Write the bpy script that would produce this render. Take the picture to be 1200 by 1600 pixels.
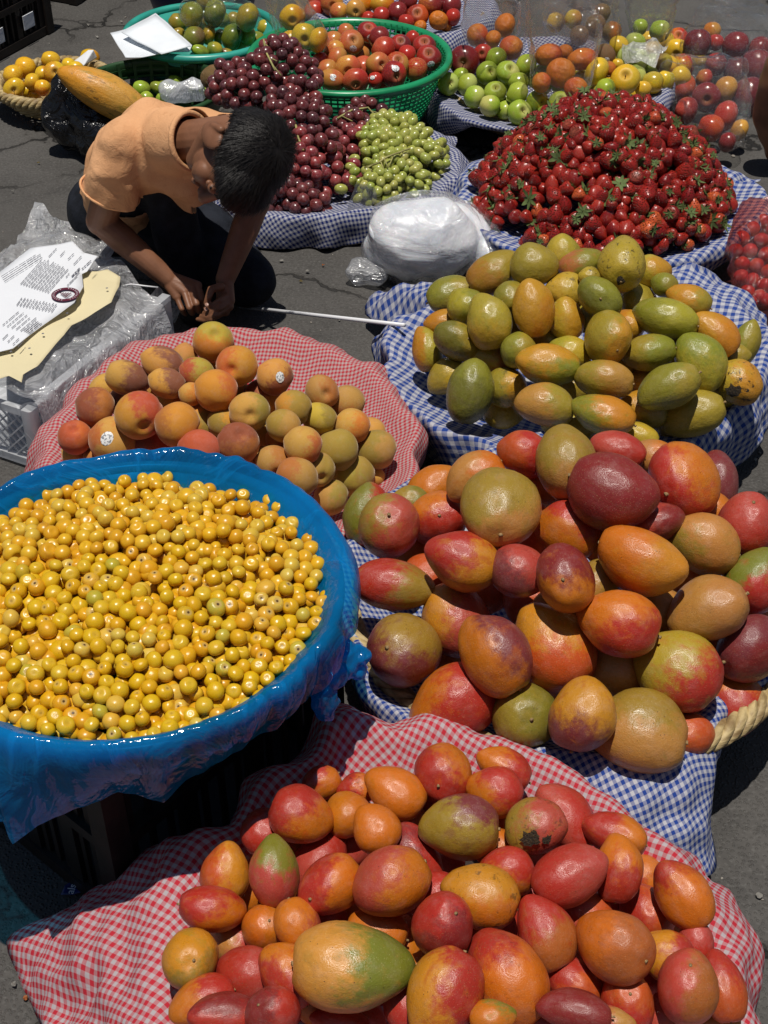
import bpy, bmesh, math, random
import numpy as np
from mathutils import Vector, Matrix, noise as mnoise

for o in list(bpy.data.objects):
    bpy.data.objects.remove(o, do_unlink=True)
S = bpy.context.scene
COL = S.collection
R_ = math.radians

# ------------------------------------------------------------------ camera
CAM_H, PITCH, FPX = 1.65, R_(39.0), 2150.0          # height (m), tilt down, focal length in photo pixels
cam_d = bpy.data.cameras.new('camera')
cam_d.sensor_fit = 'VERTICAL'
cam_d.sensor_height = 24.0
cam_d.lens = FPX / 1600.0 * 24.0
cam_d.clip_start, cam_d.clip_end = 0.05, 300.0
cam = bpy.data.objects.new('camera', cam_d)
cam.location = (0, 0, CAM_H)
cam.rotation_euler = (math.pi / 2 - PITCH, 0, 0)
COL.objects.link(cam)
S.camera = cam

# ------------------------------------------------------------------ light
LIGHT = Vector((0.03, 0.115, -0.99)).normalized()     # the way the sunlight travels
W = bpy.data.worlds.new('World')
S.world = W
W.use_nodes = True
wn = W.node_tree
sky = wn.nodes.new('ShaderNodeTexSky')
sky.sky_type = 'NISHITA'
sky.sun_disc = False
sky.sun_elevation = math.asin(-LIGHT.z)
sky.sun_rotation = math.atan2(-LIGHT.x, -LIGHT.y)
bg = wn.nodes['Background']
bg.inputs['Strength'].default_value = 0.05
wn.links.new(sky.outputs[0], bg.inputs[0])
sun_d = bpy.data.lights.new('sun', 'SUN')
sun_d.energy = 5.0
sun_d.angle = R_(0.53)
sun_d.color = (1.0, 0.95, 0.87)
sun = bpy.data.objects.new('sun', sun_d)
sun.rotation_euler = LIGHT.to_track_quat('-Z', 'Y').to_euler()
sun.location = (-1, -3, 8)
COL.objects.link(sun)
S.view_settings.view_transform = 'Standard'
S.view_settings.look = 'None'
S.view_settings.gamma = 1.0
S.view_settings.exposure = -0.30
S.view_settings.use_curve_mapping = False
S.cycles.max_bounces = 10
S.cycles.transparent_max_bounces = 16
S.cycles.caustics_reflective = False
S.cycles.caustics_refractive = False

# ------------------------------------------------------------------ helpers
CR = Vector((1, 0, 0))
CU = Vector((0, math.sin(PITCH), math.cos(PITCH)))
CF = Vector((0, math.cos(PITCH), -math.sin(PITCH)))
EYE = Vector((0, 0, CAM_H))

def ray(px, py):
    return (CF + CR * ((px - 600.0) / FPX) - CU * ((py - 800.0) / FPX))

def at(px, py, z):
    d = ray(px, py)
    return EYE + d * ((z - CAM_H) / d.z)

def atd(px, py, depth):
    return EYE + ray(px, py) * depth

def proj(p):
    v = Vector(p) - EYE
    d = v.dot(CF)
    return 600 + FPX * v.dot(CR) / d, 800 - FPX * v.dot(CU) / d, d

def tag(o, label=None, cat=None, group=None, kind=None):
    if label: o['label'] = label
    if cat: o['category'] = cat
    if group: o['group'] = group
    if kind: o['kind'] = kind
    return o

def mesh(name, verts, faces, mat=None, smooth=True, uvs=None):
    me = bpy.data.meshes.new(name)
    me.from_pydata([tuple(v) for v in verts], [], [tuple(f) for f in faces])
    me.update()
    if smooth:
        me.polygons.foreach_set('use_smooth', [True] * len(me.polygons))
    if uvs is not None:
        ul = me.uv_layers.new(name='UVMap')
        vi = np.empty(len(me.loops), dtype=np.int32)
        me.loops.foreach_get('vertex_index', vi)
        ul.data.foreach_set('uv', np.asarray(uvs, dtype=np.float32)[vi].ravel())
    if mat: me.materials.append(mat)
    return me

def link(name, me, parent=None, loc=None):
    o = bpy.data.objects.new(name, me)
    COL.objects.link(o)
    if parent is not None: o.parent = parent
    if loc is not None: o.location = loc
    return o

def empty(name, loc=(0, 0, 0), rz=0.0):
    o = bpy.data.objects.new(name, None)
    o.empty_display_size = 0.05
    o.location = loc
    o.rotation_euler = (0, 0, rz)
    COL.objects.link(o)
    return o

class MB:
    """collects shapes, then becomes one mesh"""
    def __init__(s): s.v, s.f = [], []
    def add(s, v, f):
        n = len(s.v)
        s.v += [tuple(a) for a in v]
        s.f += [tuple(i + n for i in q) for q in f]
    def box(s, c, d, rz=0.0, m=None):
        cz, sz = math.cos(rz), math.sin(rz)
        vs = []
        for k in range(8):
            x = d[0] / 2 * (1 if k & 1 else -1); y = d[1] / 2 * (1 if k & 2 else -1); z = d[2] / 2 * (1 if k & 4 else -1)
            p = Vector((c[0] + x * cz - y * sz, c[1] + x * sz + y * cz, c[2] + z))
            vs.append(m @ p if m else p)
        s.add(vs, [(0, 2, 3, 1), (4, 5, 7, 6), (0, 1, 5, 4), (2, 6, 7, 3), (0, 4, 6, 2), (1, 3, 7, 5)])
    def bar(s, a, b, w, h=None, up=(0, 0, 1)):
        a, b = Vector(a), Vector(b); h = h or w
        d = (b - a).normalized(); x = d.cross(Vector(up))
        if x.length < 1e-4: x = d.cross(Vector((1, 0, 0)))
        x.normalize(); y = x.cross(d)
        vs = [p + x * (w / 2 * i) + y * (h / 2 * j) for p in (a, b) for i, j in ((-1, -1), (1, -1), (1, 1), (-1, 1))]
        s.add(vs, [(0, 1, 2, 3), (7, 6, 5, 4), (0, 4, 5, 1), (1, 5, 6, 2), (2, 6, 7, 3), (3, 7, 4, 0)])
    def tube(s, pts, r, n=8, closed=False, caps=True):
        pts = [Vector(p) for p in pts]; N = len(pts)
        rr = r if hasattr(r, '__len__') else [r] * N
        prev = None; vs = []; fs = []
        for i, p in enumerate(pts):
            if closed: t = pts[(i + 1) % N] - pts[i - 1]
            else: t = pts[min(i + 1, N - 1)] - pts[max(i - 1, 0)]
            t.normalize()
            if prev is None:
                a = t.cross(Vector((0, 0, 1)))
                if a.length < 1e-3: a = t.cross(Vector((1, 0, 0)))
            else: a = prev - t * prev.dot(t)
            a.normalize(); prev = a; b = t.cross(a)
            for k in range(n):
                an = 2 * math.pi * k / n
                vs.append(p + (a * math.cos(an) + b * math.sin(an)) * rr[i])
        for i in range(N if closed else N - 1):
            j = (i + 1) % N
            for k in range(n):
                fs.append((i * n + k, i * n + (k + 1) % n, j * n + (k + 1) % n, j * n + k))
        if caps and not closed:
            fs.append(tuple(range(n - 1, -1, -1))); fs.append(tuple((N - 1) * n + k for k in range(n)))
        s.add(vs, fs)
    def lathe(s, prof, n=48, c=(0, 0, 0), closed_profile=False):
        vs = []; fs = []; M = len(prof)
        for k in range(n):
            a = 2 * math.pi * k / n
            for r, z in prof:
                vs.append((c[0] + r * math.cos(a), c[1] + r * math.sin(a), c[2] + z))
        for k in range(n):
            j = (k + 1) % n
            for i in range(M if closed_profile else M - 1):
                i2 = (i + 1) % M
                fs.append((k * M + i, j * M + i, j * M + i2, k * M + i2))
        s.add(vs, fs)
    def mesh(s, name, mat=None, smooth=True): return mesh(name, s.v, s.f, mat, smooth)
    def build(s, name, mat, parent=None, smooth=False):
        return link(name, s.mesh(name, mat, smooth), parent)

def uvsphere(nu=20, nv=12, fn=None):
    """unit sphere, poles on the x axis; fn(direction) -> point"""
    vs, fs = [], []
    def P(th, ph):
        d = (math.cos(th), math.sin(th) * math.cos(ph), math.sin(th) * math.sin(ph))
        return fn(d) if fn else d
    vs.append(P(0, 0))
    for i in range(1, nv):
        for k in range(nu):
            vs.append(P(math.pi * i / nv, 2 * math.pi * k / nu))
    vs.append(P(math.pi, 0))
    for k in range(nu):
        fs.append((0, 1 + k, 1 + (k + 1) % nu))
    for i in range(nv - 2):
        for k in range(nu):
            a = 1 + i * nu + k; b = 1 + i * nu + (k + 1) % nu
            fs.append((a, a + nu, b + nu, b))
    L = len(vs) - 1; o = 1 + (nv - 2) * nu
    for k in range(nu):
        fs.append((o + k, L, o + (k + 1) % nu))
    return vs, fs

def nz(p, s=1.0, o=0.0):
    return mnoise.noise(Vector((p[0] * s + o, p[1] * s + o * 1.7, p[2] * s - o)))

# ------------------------------------------------------------------ node helpers
class NT:
    def __init__(s, name):
        s.m = bpy.data.materials.new(name); s.m.use_nodes = True
        s.t = s.m.node_tree
        s.b = s.t.nodes['Principled BSDF']; s.out = s.t.nodes['Material Output']
    def n(s, typ, props=None, **ins):
        nd = s.t.nodes.new(typ)
        for k, v in (props or {}).items(): setattr(nd, k, v)
        for k, v in ins.items(): s.set(nd, k, v)
        return nd
    def set(s, nd, k, v):
        key = int(k[1:]) if k[0] == '_' and k[1:].isdigit() else k.replace('_', ' ')
        try: sock = nd.inputs[key]
        except Exception: sock = nd.inputs[k]
        if isinstance(v, bpy.types.NodeSocket): s.t.links.new(v, sock)
        elif isinstance(v, bpy.types.Node): s.t.links.new(v.outputs[0], sock)
        else:
            if sock.type == 'RGBA' and len(v) == 3: v = (*v, 1)
            sock.default_value = v
    def math(s, op, a, b=0.0, c=None, clamp=False):
        nd = s.n('ShaderNodeMath', {'operation': op, 'use_clamp': clamp}, _0=a, _1=b)
        if c is not None: s.set(nd, '_2', c)
        return nd.outputs[0]
    def mix(s, f, a, b, mode='MIX'):
        nd = s.n('ShaderNodeMix', {'data_type': 'RGBA', 'blend_type': mode})
        s.set(nd, '_0', f); s.set(nd, '_6', a); s.set(nd, '_7', b)
        return nd.outputs[2]
    def ramp(s, f, lo, hi, smooth=True, a=0.0, b=1.0):
        nd = s.n('ShaderNodeMapRange', {'interpolation_type': 'SMOOTHSTEP' if smooth else 'LINEAR'}, _0=f, _1=lo, _2=hi, _3=a, _4=b)
        return nd.outputs[0]
    def noise(s, vec, scale, detail=3.0, rough=0.5, dist=0.0):
        nd = s.n('ShaderNodeTexNoise', None, Vector=vec, Scale=scale, Detail=detail, Roughness=rough, Distortion=dist)
        return nd.outputs[0]
    def voro(s, vec, scale, feat='F1', rnd=1.0):
        nd = s.n('ShaderNodeTexVoronoi', {'feature': feat}, Vector=vec, Scale=scale, Randomness=rnd)
        return nd.outputs['Distance']
    def coord(s, which='Object'):
        return s.n('ShaderNodeTexCoord').outputs[which]
    def seeded(s, mul=1.0):
        """object coordinates moved by the object's own random number"""
        r = s.n('ShaderNodeObjectInfo').outputs['Random']
        k = s.math('MULTIPLY', r, 37.0)
        v = s.n('ShaderNodeVectorMath', {'operation': 'ADD'}, _0=s.coord(), _1=k)
        return v.outputs[0], r
    def prop(s, name):
        return s.n('ShaderNodeAttribute', {'attribute_type': 'OBJECT', 'attribute_name': name})
    def bump(s, h, strength=0.2, dist=0.01):
        return s.n('ShaderNodeBump', None, Strength=strength, Distance=dist, Height=h).outputs[0]
    def bs(s, **ins):
        for k, v in ins.items(): s.set(s.b, k, v)
        return s.m

def plain(name, col, rough=0.5, spec=0.5, nscale=0, namt=0.25, bump=0.0, bscale=40, metal=0.0):
    t = NT(name)
    c = col
    if nscale:
        f = t.noise(t.coord(), nscale, 4)
        f = t.ramp(f, 0.3, 0.7)
        c = t.mix(f, tuple(x * (1 - namt) for x in col), tuple(min(1, x * (1 + namt)) for x in col))
    t.bs(Base_Color=c, Roughness=rough, Metallic=metal)
    t.set(t.b, 'Specular IOR Level', spec)
    if bump:
        t.bs(Normal=t.bump(t.noise(t.coord(), bscale, 4), bump, 0.005))
    return t.m
# ------------------------------------------------------------------ materials
def gingham(name, dark, period, white=(0.54, 0.54, 0.58)):
    t = NT(name)
    uv = t.coord('UV')
    sep = t.n('ShaderNodeSeparateXYZ', None, _0=uv)
    def stripe(x):
        w = t.math('PINGPONG', t.math('DIVIDE', x, period), 0.5)      # 0..0.5..0
        return t.ramp(w, 0.225, 0.275, False)
    a, b = stripe(sep.outputs[0]), stripe(sep.outputs[1])
    f = t.math('MULTIPLY', t.math('ADD', a, b), 0.5)
    f = t.math('POWER', f, 0.85)
    w3 = t.n('ShaderNodeTexNoise', None, Vector=uv, Scale=9.0, Detail=3.0).outputs[0]
    wh = t.mix(w3, tuple(x * 0.86 for x in white), white)
    c = t.mix(f, wh, dark)
    # weave of the threads
    wv = t.n('ShaderNodeTexWave', {'wave_type': 'BANDS', 'bands_direction': 'X'}, Vector=uv, Scale=520.0).outputs[0]
    wv2 = t.n('ShaderNodeTexWave', {'wave_type': 'BANDS', 'bands_direction': 'Y'}, Vector=uv, Scale=520.0).outputs[0]
    h = t.math('ADD', wv, wv2)
    cr = t.noise(t.coord(), 34.0, 4, 0.55)
    nrm = t.bump(h, 0.12, 0.0006)
    nb = t.n('ShaderNodeBump', None, Strength=0.5, Distance=0.006, Height=cr, Normal=nrm).outputs[0]
    t.bs(Base_Color=c, Roughness=0.85, Normal=nb)
    t.set(t.b, 'Specular IOR Level', 0.15)
    tr = t.n('ShaderNodeBsdfTranslucent', None, Color=c, Normal=nb)
    mx = t.n('ShaderNodeMixShader', None, _0=0.18, _1=t.b.outputs[0], _2=tr.outputs[0])
    t.t.links.new(mx.outputs[0], t.out.inputs[0])
    return t.m

M_RED = gingham('red_gingham_cotton', (0.50, 0.028, 0.045), 0.0115, (0.50, 0.44, 0.46))
M_REDS = gingham('small_red_gingham_cotton', (0.46, 0.030, 0.045), 0.0084, (0.50, 0.41, 0.40))
M_BLUE = gingham('blue_gingham_cotton', (0.020, 0.055, 0.27), 0.0110)
M_BLUEL = gingham('large_blue_gingham_cotton', (0.022, 0.060, 0.28), 0.0190)
M_NAVY = gingham('navy_gingham_cotton', (0.012, 0.028, 0.16), 0.0110)

def fruit_mat(name, rough=0.38, bumpk=0.08, bscale=30.0, fuzz=False, bloom=0.25, lent=0.0, streak=False, sss=0.0, coat=0.0, spots=0.35, spec=0.5, edge=0.42, cavity=False):
    t = NT(name)
    v, rnd = t.seeded()
    obj = t.coord()
    c1 = t.prop('c1').outputs['Color']; c2 = t.prop('c2').outputs['Color']; c3 = t.prop('c3').outputs['Color']
    bd = t.prop('bd').outputs['Vector']; thr = t.prop('thr').outputs['Fac']; sp = t.prop('sp').outputs['Fac']
    d = t.n('ShaderNodeVectorMath', {'operation': 'DOT_PRODUCT'}, _0=obj, _1=bd).outputs['Value']
    n1 = t.noise(v, 1.5, 5, 0.62)
    n2 = t.noise(v, 6.0, 5, 0.65)
    q = t.math('ADD', d, t.math('MULTIPLY', t.math('SUBTRACT', n1, 0.5), 1.5))
    q = t.math('ADD', q, t.math('MULTIPLY', t.math('SUBTRACT', n2, 0.5), 0.5))
    q = t.math('SUBTRACT', q, thr)
    f = t.ramp(q, -edge, edge)
    c = t.mix(f, c1, c2)
    # third tint in soft patches
    n3 = t.noise(v, 2.3, 4, 0.6, 0.4)
    f3 = t.ramp(n3, 0.53, 0.72)
    c = t.mix(t.math('MULTIPLY', f3, 0.75), c, c3)
    if streak:
        sv = t.n('ShaderNodeMapping', None, Vector=v, Scale=(0.9, 7.0, 7.0)).outputs[0]
        st = t.ramp(t.noise(sv, 2.2, 4, 0.6), 0.46, 0.62)
        c = t.mix(t.math('MULTIPLY', st, 0.7), c, c2)
    # mottling
    n5 = t.noise(v, 16.0, 4, 0.7)
    c = t.mix(t.ramp(n5, 0.35, 0.75, True, 0.0, 0.45), c, t.mix(0.5, c, (0.9, 0.62, 0.35), 'MULTIPLY'))
    if lent:
        vo = t.voro(v, 21.0)
        l = t.ramp(vo, 0.06, 0.22, True, lent, 0.0)
        c = t.mix(l, c, t.mix(0.5, c, (0.9, 0.75, 0.4)))
    # dark specks and scars
    vs = t.voro(v, 9.0)
    k = t.math('MULTIPLY', t.ramp(vs, 0.06, 0.15, True, 1.0, 0.0), t.ramp(t.noise(v, 1.9, 2), 0.50, 0.58))
    c = t.mix(t.math('MULTIPLY', k, spots), c, (0.035, 0.02, 0.012))
    pn = t.noise(v, 3.4, 6, 0.75, 0.6)
    pk = t.math('MULTIPLY', t.ramp(pn, 0.56, 0.63), sp, clamp=True)
    c = t.mix(pk, c, (0.02, 0.014, 0.008))
    # dry scuffs and sap runs
    sc = t.n('ShaderNodeMapping', None, Vector=v, Rotation=(0.3, 0.9, 0.5), Scale=(1.0, 3.2, 2.2)).outputs[0]
    sk = t.math('MULTIPLY', t.ramp(t.math('ABSOLUTE', t.math('SUBTRACT', t.noise(sc, 1.6, 6, 0.7, 0.4), 0.5)), 0.0, 0.018, True, 1.0, 0.0), t.ramp(t.noise(v, 1.4, 3), 0.48, 0.60))
    c = t.mix(t.math('MULTIPLY', sk, spots * 0.8), c, t.mix(0.5, c, (0.16, 0.09, 0.04)))
    # waxy bloom
    nb = t.noise(v, 2.6, 6, 0.7)
    bl = t.ramp(nb, 0.45, 0.75, True, 0.0, bloom)
    c = t.mix(bl, c, t.mix(0.45, c, (0.62, 0.50, 0.50)))
    rg = t.math('ADD', t.ramp(t.noise(v, 5.0, 3), 0.3, 0.7, True, rough - 0.07, rough + 0.07), t.math('MULTIPLY', bl, 0.5))
    if cavity:
        so = t.n('ShaderNodeSeparateXYZ', None, _0=obj)
        yz = t.math('SQRT', t.math('ADD', t.math('POWER', so.outputs[1], 2.0), t.math('POWER', so.outputs[2], 2.0)))
        cv = t.math('MULTIPLY', t.ramp(t.math('ADD', yz, t.math('MULTIPLY', t.math('SUBTRACT', n2, 0.5), 0.25)), 0.16, 0.56, True, 1.0, 0.0), t.ramp(so.outputs[0], 0.0, 0.2))
        c = t.mix(t.math('MULTIPLY', cv, 0.6), c, t.mix(0.6, c, (0.26, 0.17, 0.05)))
        rg = t.math('ADD', rg, t.math('MULTIPLY', t.math('POWER', cv, 0.5), 0.6), clamp=True)
    h = t.math('ADD', t.noise(v, bscale, 3, 0.6), t.math('MULTIPLY', t.noise(v, 3.5, 3), 2.5))
    nrm = t.bump(h, bumpk, 0.05)
    t.bs(Base_Color=c, Roughness=rg, Normal=nrm)
    t.set(t.b, 'Specular IOR Level', spec)
    if fuzz:
        t.set(t.b, 'Sheen Weight', 0.35); t.set(t.b, 'Sheen Roughness', 0.35); t.set(t.b, 'Sheen Tint', (1, 0.85, 0.7, 1))
    if coat:
        t.set(t.b, 'Coat Weight', coat); t.set(t.b, 'Coat Roughness', 0.12)
    return t.m

M_MANGO = fruit_mat('mango_skin', 0.34, 0.16, 30, bloom=0.16, lent=0.48, spots=0.9, spec=0.55, edge=0.30)
M_GMANGO = fruit_mat('yellow_mango_skin', 0.30, 0.16, 20, bloom=0.12, lent=0.45, spots=0.9, spec=0.5, edge=0.34)
M_PEACH = fruit_mat('peach_skin', 0.75, 0.10, 60, fuzz=True, bloom=0.18, spots=0.2, spec=0.2, edge=0.3)
M_APPLE = fruit_mat('apple_skin', 0.24, 0.03, 20, bloom=0.06, lent=0.25, streak=True, spots=0.15, cavity=True)
M_GAPPLE = fruit_mat('green_apple_skin', 0.24, 0.03, 20, bloom=0.06, lent=0.35, spots=0.12, cavity=True)
M_CITRUS = fruit_mat('orange_peel', 0.42, 0.30, 26, bloom=0.0, spots=0.05)
M_PAPAYA = fruit_mat('papaya_skin', 0.45, 0.14, 20, bloom=0.0, spots=0.9, lent=0.4)

def nance_mat():
    t = NT('yellow_berry_skin')
    v, rnd = t.seeded()
    sep = t.n('ShaderNodeSeparateXYZ', None, _0=t.coord())
    n = t.noise(v, 1.3, 4, 0.6)
    ra = t.n('ShaderNodeValToRGB'); cr = ra.color_ramp
    cr.elements[0].position = 0.0; cr.elements[0].color = (0.58, 0.375, 0.02, 1)
    cr.elements[1].position = 1.0; cr.elements[1].color = (0.58, 0.315, 0.004, 1)
    for p, c in ((0.30, (0.60, 0.375, 0.006, 1)), (0.55, (0.60, 0.34, 0.005, 1)), (0.72, (0.62, 0.29, 0.008, 1)), (0.9, (0.60, 0.42, 0.07, 1)), (0.96, (0.40, 0.34, 0.03, 1))):
        e = cr.elements.new(p); e.color = c
    t.t.links.new(rnd, ra.inputs[0])
    c = t.mix(t.ramp(n, 0.45, 0.7, True, 0, 0.5), ra.outputs[0], (0.60, 0.32, 0.012))
    c = t.mix(t.ramp(t.noise(v, 2.2, 5, 0.7), 0.62, 0.72, True, 0, 0.5), c, (0.22, 0.085, 0.012))
    yz0 = t.math('ADD', t.math('SQRT', t.math('ADD', t.math('POWER', sep.outputs[1], 2.0), t.math('POWER', sep.outputs[2], 2.0))), t.math('MULTIPLY', t.math('SUBTRACT', t.noise(v, 4.0, 3), 0.5), 0.25))
    # pale, bruised eye with a dark centre at the +x end
    x = sep.outputs[0]
    eye = t.math('MULTIPLY', t.ramp(yz0, 0.30, 0.46, True, 1, 0), t.ramp(x, 0.1, 0.3))
    c = t.mix(t.math('MULTIPLY', eye, t.ramp(rnd, 0.2, 0.8, True, 0.1, 0.8)), c, (0.46, 0.31, 0.10))
    yz = t.math('SQRT', t.math('ADD', t.math('POWER', sep.outputs[1], 2.0), t.math('POWER', sep.outputs[2], 2.0)))
    dk = t.math('MULTIPLY', t.ramp(yz, 0.10, 0.20, True, 1, 0), t.ramp(x, 0.1, 0.3))
    c = t.mix(t.math('MULTIPLY', dk, t.ramp(rnd, 0.25, 0.75, True, 0.1, 0.95)), c, (0.06, 0.026, 0.008))
    t.bs(Base_Color=c, Roughness=t.ramp(t.noise(v, 3, 2), 0.3, 0.7, True, 0.22, 0.4), Normal=t.bump(t.noise(v, 5, 4), 0.06, 0.08))
    t.set(t.b, 'Specular IOR Level', 0.5)
    return t.m
M_NANCE = nance_mat()

def grape_mat(name, cols, bloomc, bloom, rough=0.25, sss=0.0):
    t = NT(name)
    v, rnd = t.seeded()
    ra = t.n('ShaderNodeValToRGB'); cr = ra.color_ramp
    cr.elements[0].color = (*cols[0], 1); cr.elements[1].color = (*cols[-1], 1)
    for i, c in enumerate(cols[1:-1]):
        e = cr.elements.new((i + 1) / (len(cols) - 1)); e.color = (*c, 1)
    t.t.links.new(rnd, ra.inputs[0])
    c = t.mix(t.ramp(t.noise(v, 1.6, 4), 0.4, 0.7, True, 0, 0.5), ra.outputs[0], tuple(x * 0.55 for x in cols[0]))
    bl = t.ramp(t.noise(v, 1.9, 5, 0.65), 0.38, 0.66, True, 0, bloom)
    c = t.mix(bl, c, bloomc)
    t.bs(Base_Color=c, Roughness=t.math('ADD', t.math('MULTIPLY', bl, 0.5), rough))
    t.set(t.b, 'Specular IOR Level', 0.5)
    if sss:
        t.set(t.b, 'Subsurface Weight', sss); t.set(t.b, 'Subsurface Scale', 0.012); t.set(t.b, 'Subsurface Radius', (1, 0.8, 0.25))
    return t.m
M_DGRAPE = grape_mat('dark_grape_skin', [(0.085, 0.012, 0.014), (0.13, 0.018, 0.018), (0.060, 0.010, 0.014), (0.18, 0.026, 0.022), (0.045, 0.009, 0.012)], (0.24, 0.13, 0.14), 0.36, 0.19)
M_RGRAPE = grape_mat('red_grape_skin', [(0.24, 0.025, 0.030), (0.17, 0.018, 0.024), (0.30, 0.04, 0.035)], (0.40, 0.22, 0.22), 0.32, 0.2)
M_GGRAPE = grape_mat('green_grape_skin', [(0.30, 0.34, 0.055), (0.36, 0.36, 0.07), (0.26, 0.32, 0.045), (0.40, 0.37, 0.10)], (0.5, 0.52, 0.25), 0.25, 0.2, 0.35)

def straw_mat():
    t = NT('strawberry_flesh')
    v, rnd = t.seeded()
    c0 = t.mix(t.ramp(rnd, 0.0, 1.0, False), (0.21, 0.009, 0.009), (0.36, 0.022, 0.012))
    c0 = t.mix(t.ramp(rnd, 0.90, 0.97), c0, (0.55, 0.10, 0.03))
    vo = t.voro(t.n('ShaderNodeMapping', None, Vector=t.coord(), Scale=(0.8, 1, 1)).outputs[0], 6.5, rnd=0.55)
    seed = t.ramp(vo, 0.12, 0.20, True, 1, 0)
    c = t.mix(t.math('MULTIPLY', seed, 0.8), c0, (0.55, 0.32, 0.06))
    x = t.n('ShaderNodeSeparateXYZ', None, _0=t.coord()).outputs[0]
    c = t.mix(t.ramp(x, 0.62, 1.0, True, 0, 0.5), c, (0.55, 0.22, 0.12))
    h = t.ramp(vo, 0.05, 0.42)
    t.bs(Base_Color=c, Roughness=0.33, Normal=t.bump(h, 1.0, 0.16))
    return t.m
M_STRAW = straw_mat()
M_LEAF = plain('calyx_leaf', (0.085, 0.12, 0.035), 0.7, 0.3, 30, 0.5)
M_STEM = plain('woody_fruit_stem', (0.30, 0.20, 0.095), 0.8, 0.2, 60, 0.5, 0.4, 200)
M_GSTEM = plain('green_stalk', (0.30, 0.28, 0.10), 0.6, 0.3, 40, 0.3)

def sticker_mat():
    t = NT('printed_fruit_sticker')
    uv = t.coord()
    n = t.ramp(t.noise(uv, 9.0, 2, 0.6), 0.53, 0.56)
    c = t.mix(t.math('MULTIPLY', n, 0.8), (0.78, 0.78, 0.76), (0.12, 0.13, 0.16))
    t.bs(Base_Color=c, Roughness=0.35)
    return t.m
M_STICK = sticker_mat()

def film(name, tint=(0.97, 0.97, 0.97), gloss=0.10, haze=0.05, hazec=(0.75, 0.77, 0.8), crink=0.6, cscale=45.0, rough=0.12, transl=0.5, fres=0.55, streak=1.0, bdist=0.014):
    """thin plastic: mostly see-through, creased, glossy, a little milky"""
    t = NT(name)
    p = t.coord()
    wob = t.n('ShaderNodeVectorMath', {'operation': 'SCALE'}, _0=t.n('ShaderNodeTexNoise', None, Vector=p, Scale=cscale * 0.3, Detail=3.0).outputs['Color'], Scale=2.2 / cscale).outputs[0]
    pw = t.n('ShaderNodeVectorMath', {'operation': 'ADD'}, _0=p, _1=wob).outputs[0]
    pm = t.n('ShaderNodeMapping', None, Vector=pw, Rotation=(0.5, 0.4, 0.6), Scale=(1, 1.0, 0.35)).outputs[0]
    n1 = t.noise(pm, cscale * 0.5, 5, 0.6, 1.0)
    rid = t.math('ABSOLUTE', t.math('SUBTRACT', n1, 0.5))
    n2 = t.noise(pw, cscale * 1.3, 4, 0.6, 0.6)
    h = t.math('ADD', t.math('MULTIPLY', rid, -3.0 * streak), t.math('ADD', t.math('MULTIPLY', n1, 1.2), t.math('MULTIPLY', n2, 0.5)))
    nrm = t.bump(h, crink, bdist)
    tp = t.n('ShaderNodeBsdfTransparent', None, Color=tint)
    df = t.n('ShaderNodeBsdfDiffuse', None, Color=hazec, Normal=nrm)
    tl = t.n('ShaderNodeBsdfTranslucent', None, Color=hazec, Normal=nrm)
    hz = t.n('ShaderNodeMixShader', None, _0=transl, _1=df.outputs[0], _2=tl.outputs[0])
    vr = t.ramp(t.noise(pm, cscale * 0.25, 5, 0.65), 0.3, 0.72, True, haze * 0.5, min(1, haze * 1.6))
    vr = t.math('ADD', vr, t.ramp(rid, 0.0, 0.03, True, haze * 0.5, 0.0), clamp=True)
    a = t.n('ShaderNodeMixShader', None, _0=vr, _1=tp.outputs[0], _2=hz.outputs[0])
    gl = t.n('ShaderNodeBsdfGlossy', None, Color=(1, 1, 1), Roughness=rough, Normal=nrm)
    fr = t.math('ADD', 0.04, t.math('POWER', t.n('ShaderNodeLayerWeight', None, Blend=0.5).outputs['Facing'], 4.0))
    gf = t.math('ADD', t.math('MULTIPLY', fr, fres), gloss, clamp=True)
    mx = t.n('ShaderNodeMixShader', None, _0=gf, _1=a.outputs[0], _2=gl.outputs[0])
    t.t.links.new(mx.outputs[0], t.out.inputs[0])
    return t.m
M_CLEAR = film('clear_plastic_film', (0.96, 0.96, 0.95), 0.045, 0.025, crink=1.0, cscale=26, rough=0.09, bdist=0.045)
M_CLEARC = film('crumpled_clear_film', (0.92, 0.93, 0.94), 0.05, 0.50, (0.86, 0.87, 0.90), crink=1.0, cscale=17, bdist=0.03)
M_MILK = film('milky_white_film', (0.85, 0.87, 0.92), 0.03, 0.84, (0.88, 0.89, 0.93), crink=0.5, cscale=12, rough=0.25, transl=0.3)
M_BLUEF = film('blue_plastic_film', (0.07, 0.48, 0.80), 0.022, 0.52, (0.006, 0.32, 0.78), crink=0.55, cscale=11, rough=0.10, transl=0.6, fres=0.22, streak=0.9)
M_PINKF = film('reddish_plastic_film', (0.85, 0.45, 0.42), 0.03, 0.12, (0.60, 0.20, 0.18), crink=0.9, cscale=35)
t = NT('black_bag_plastic')
cr = t.noise(t.coord(), 14, 4, 0.55, 1.5)
t.bs(Base_Color=(0.006, 0.006, 0.007), Roughness=0.22, Normal=t.bump(cr, 0.9, 0.03)); M_BLACKBAG = t.m

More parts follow.
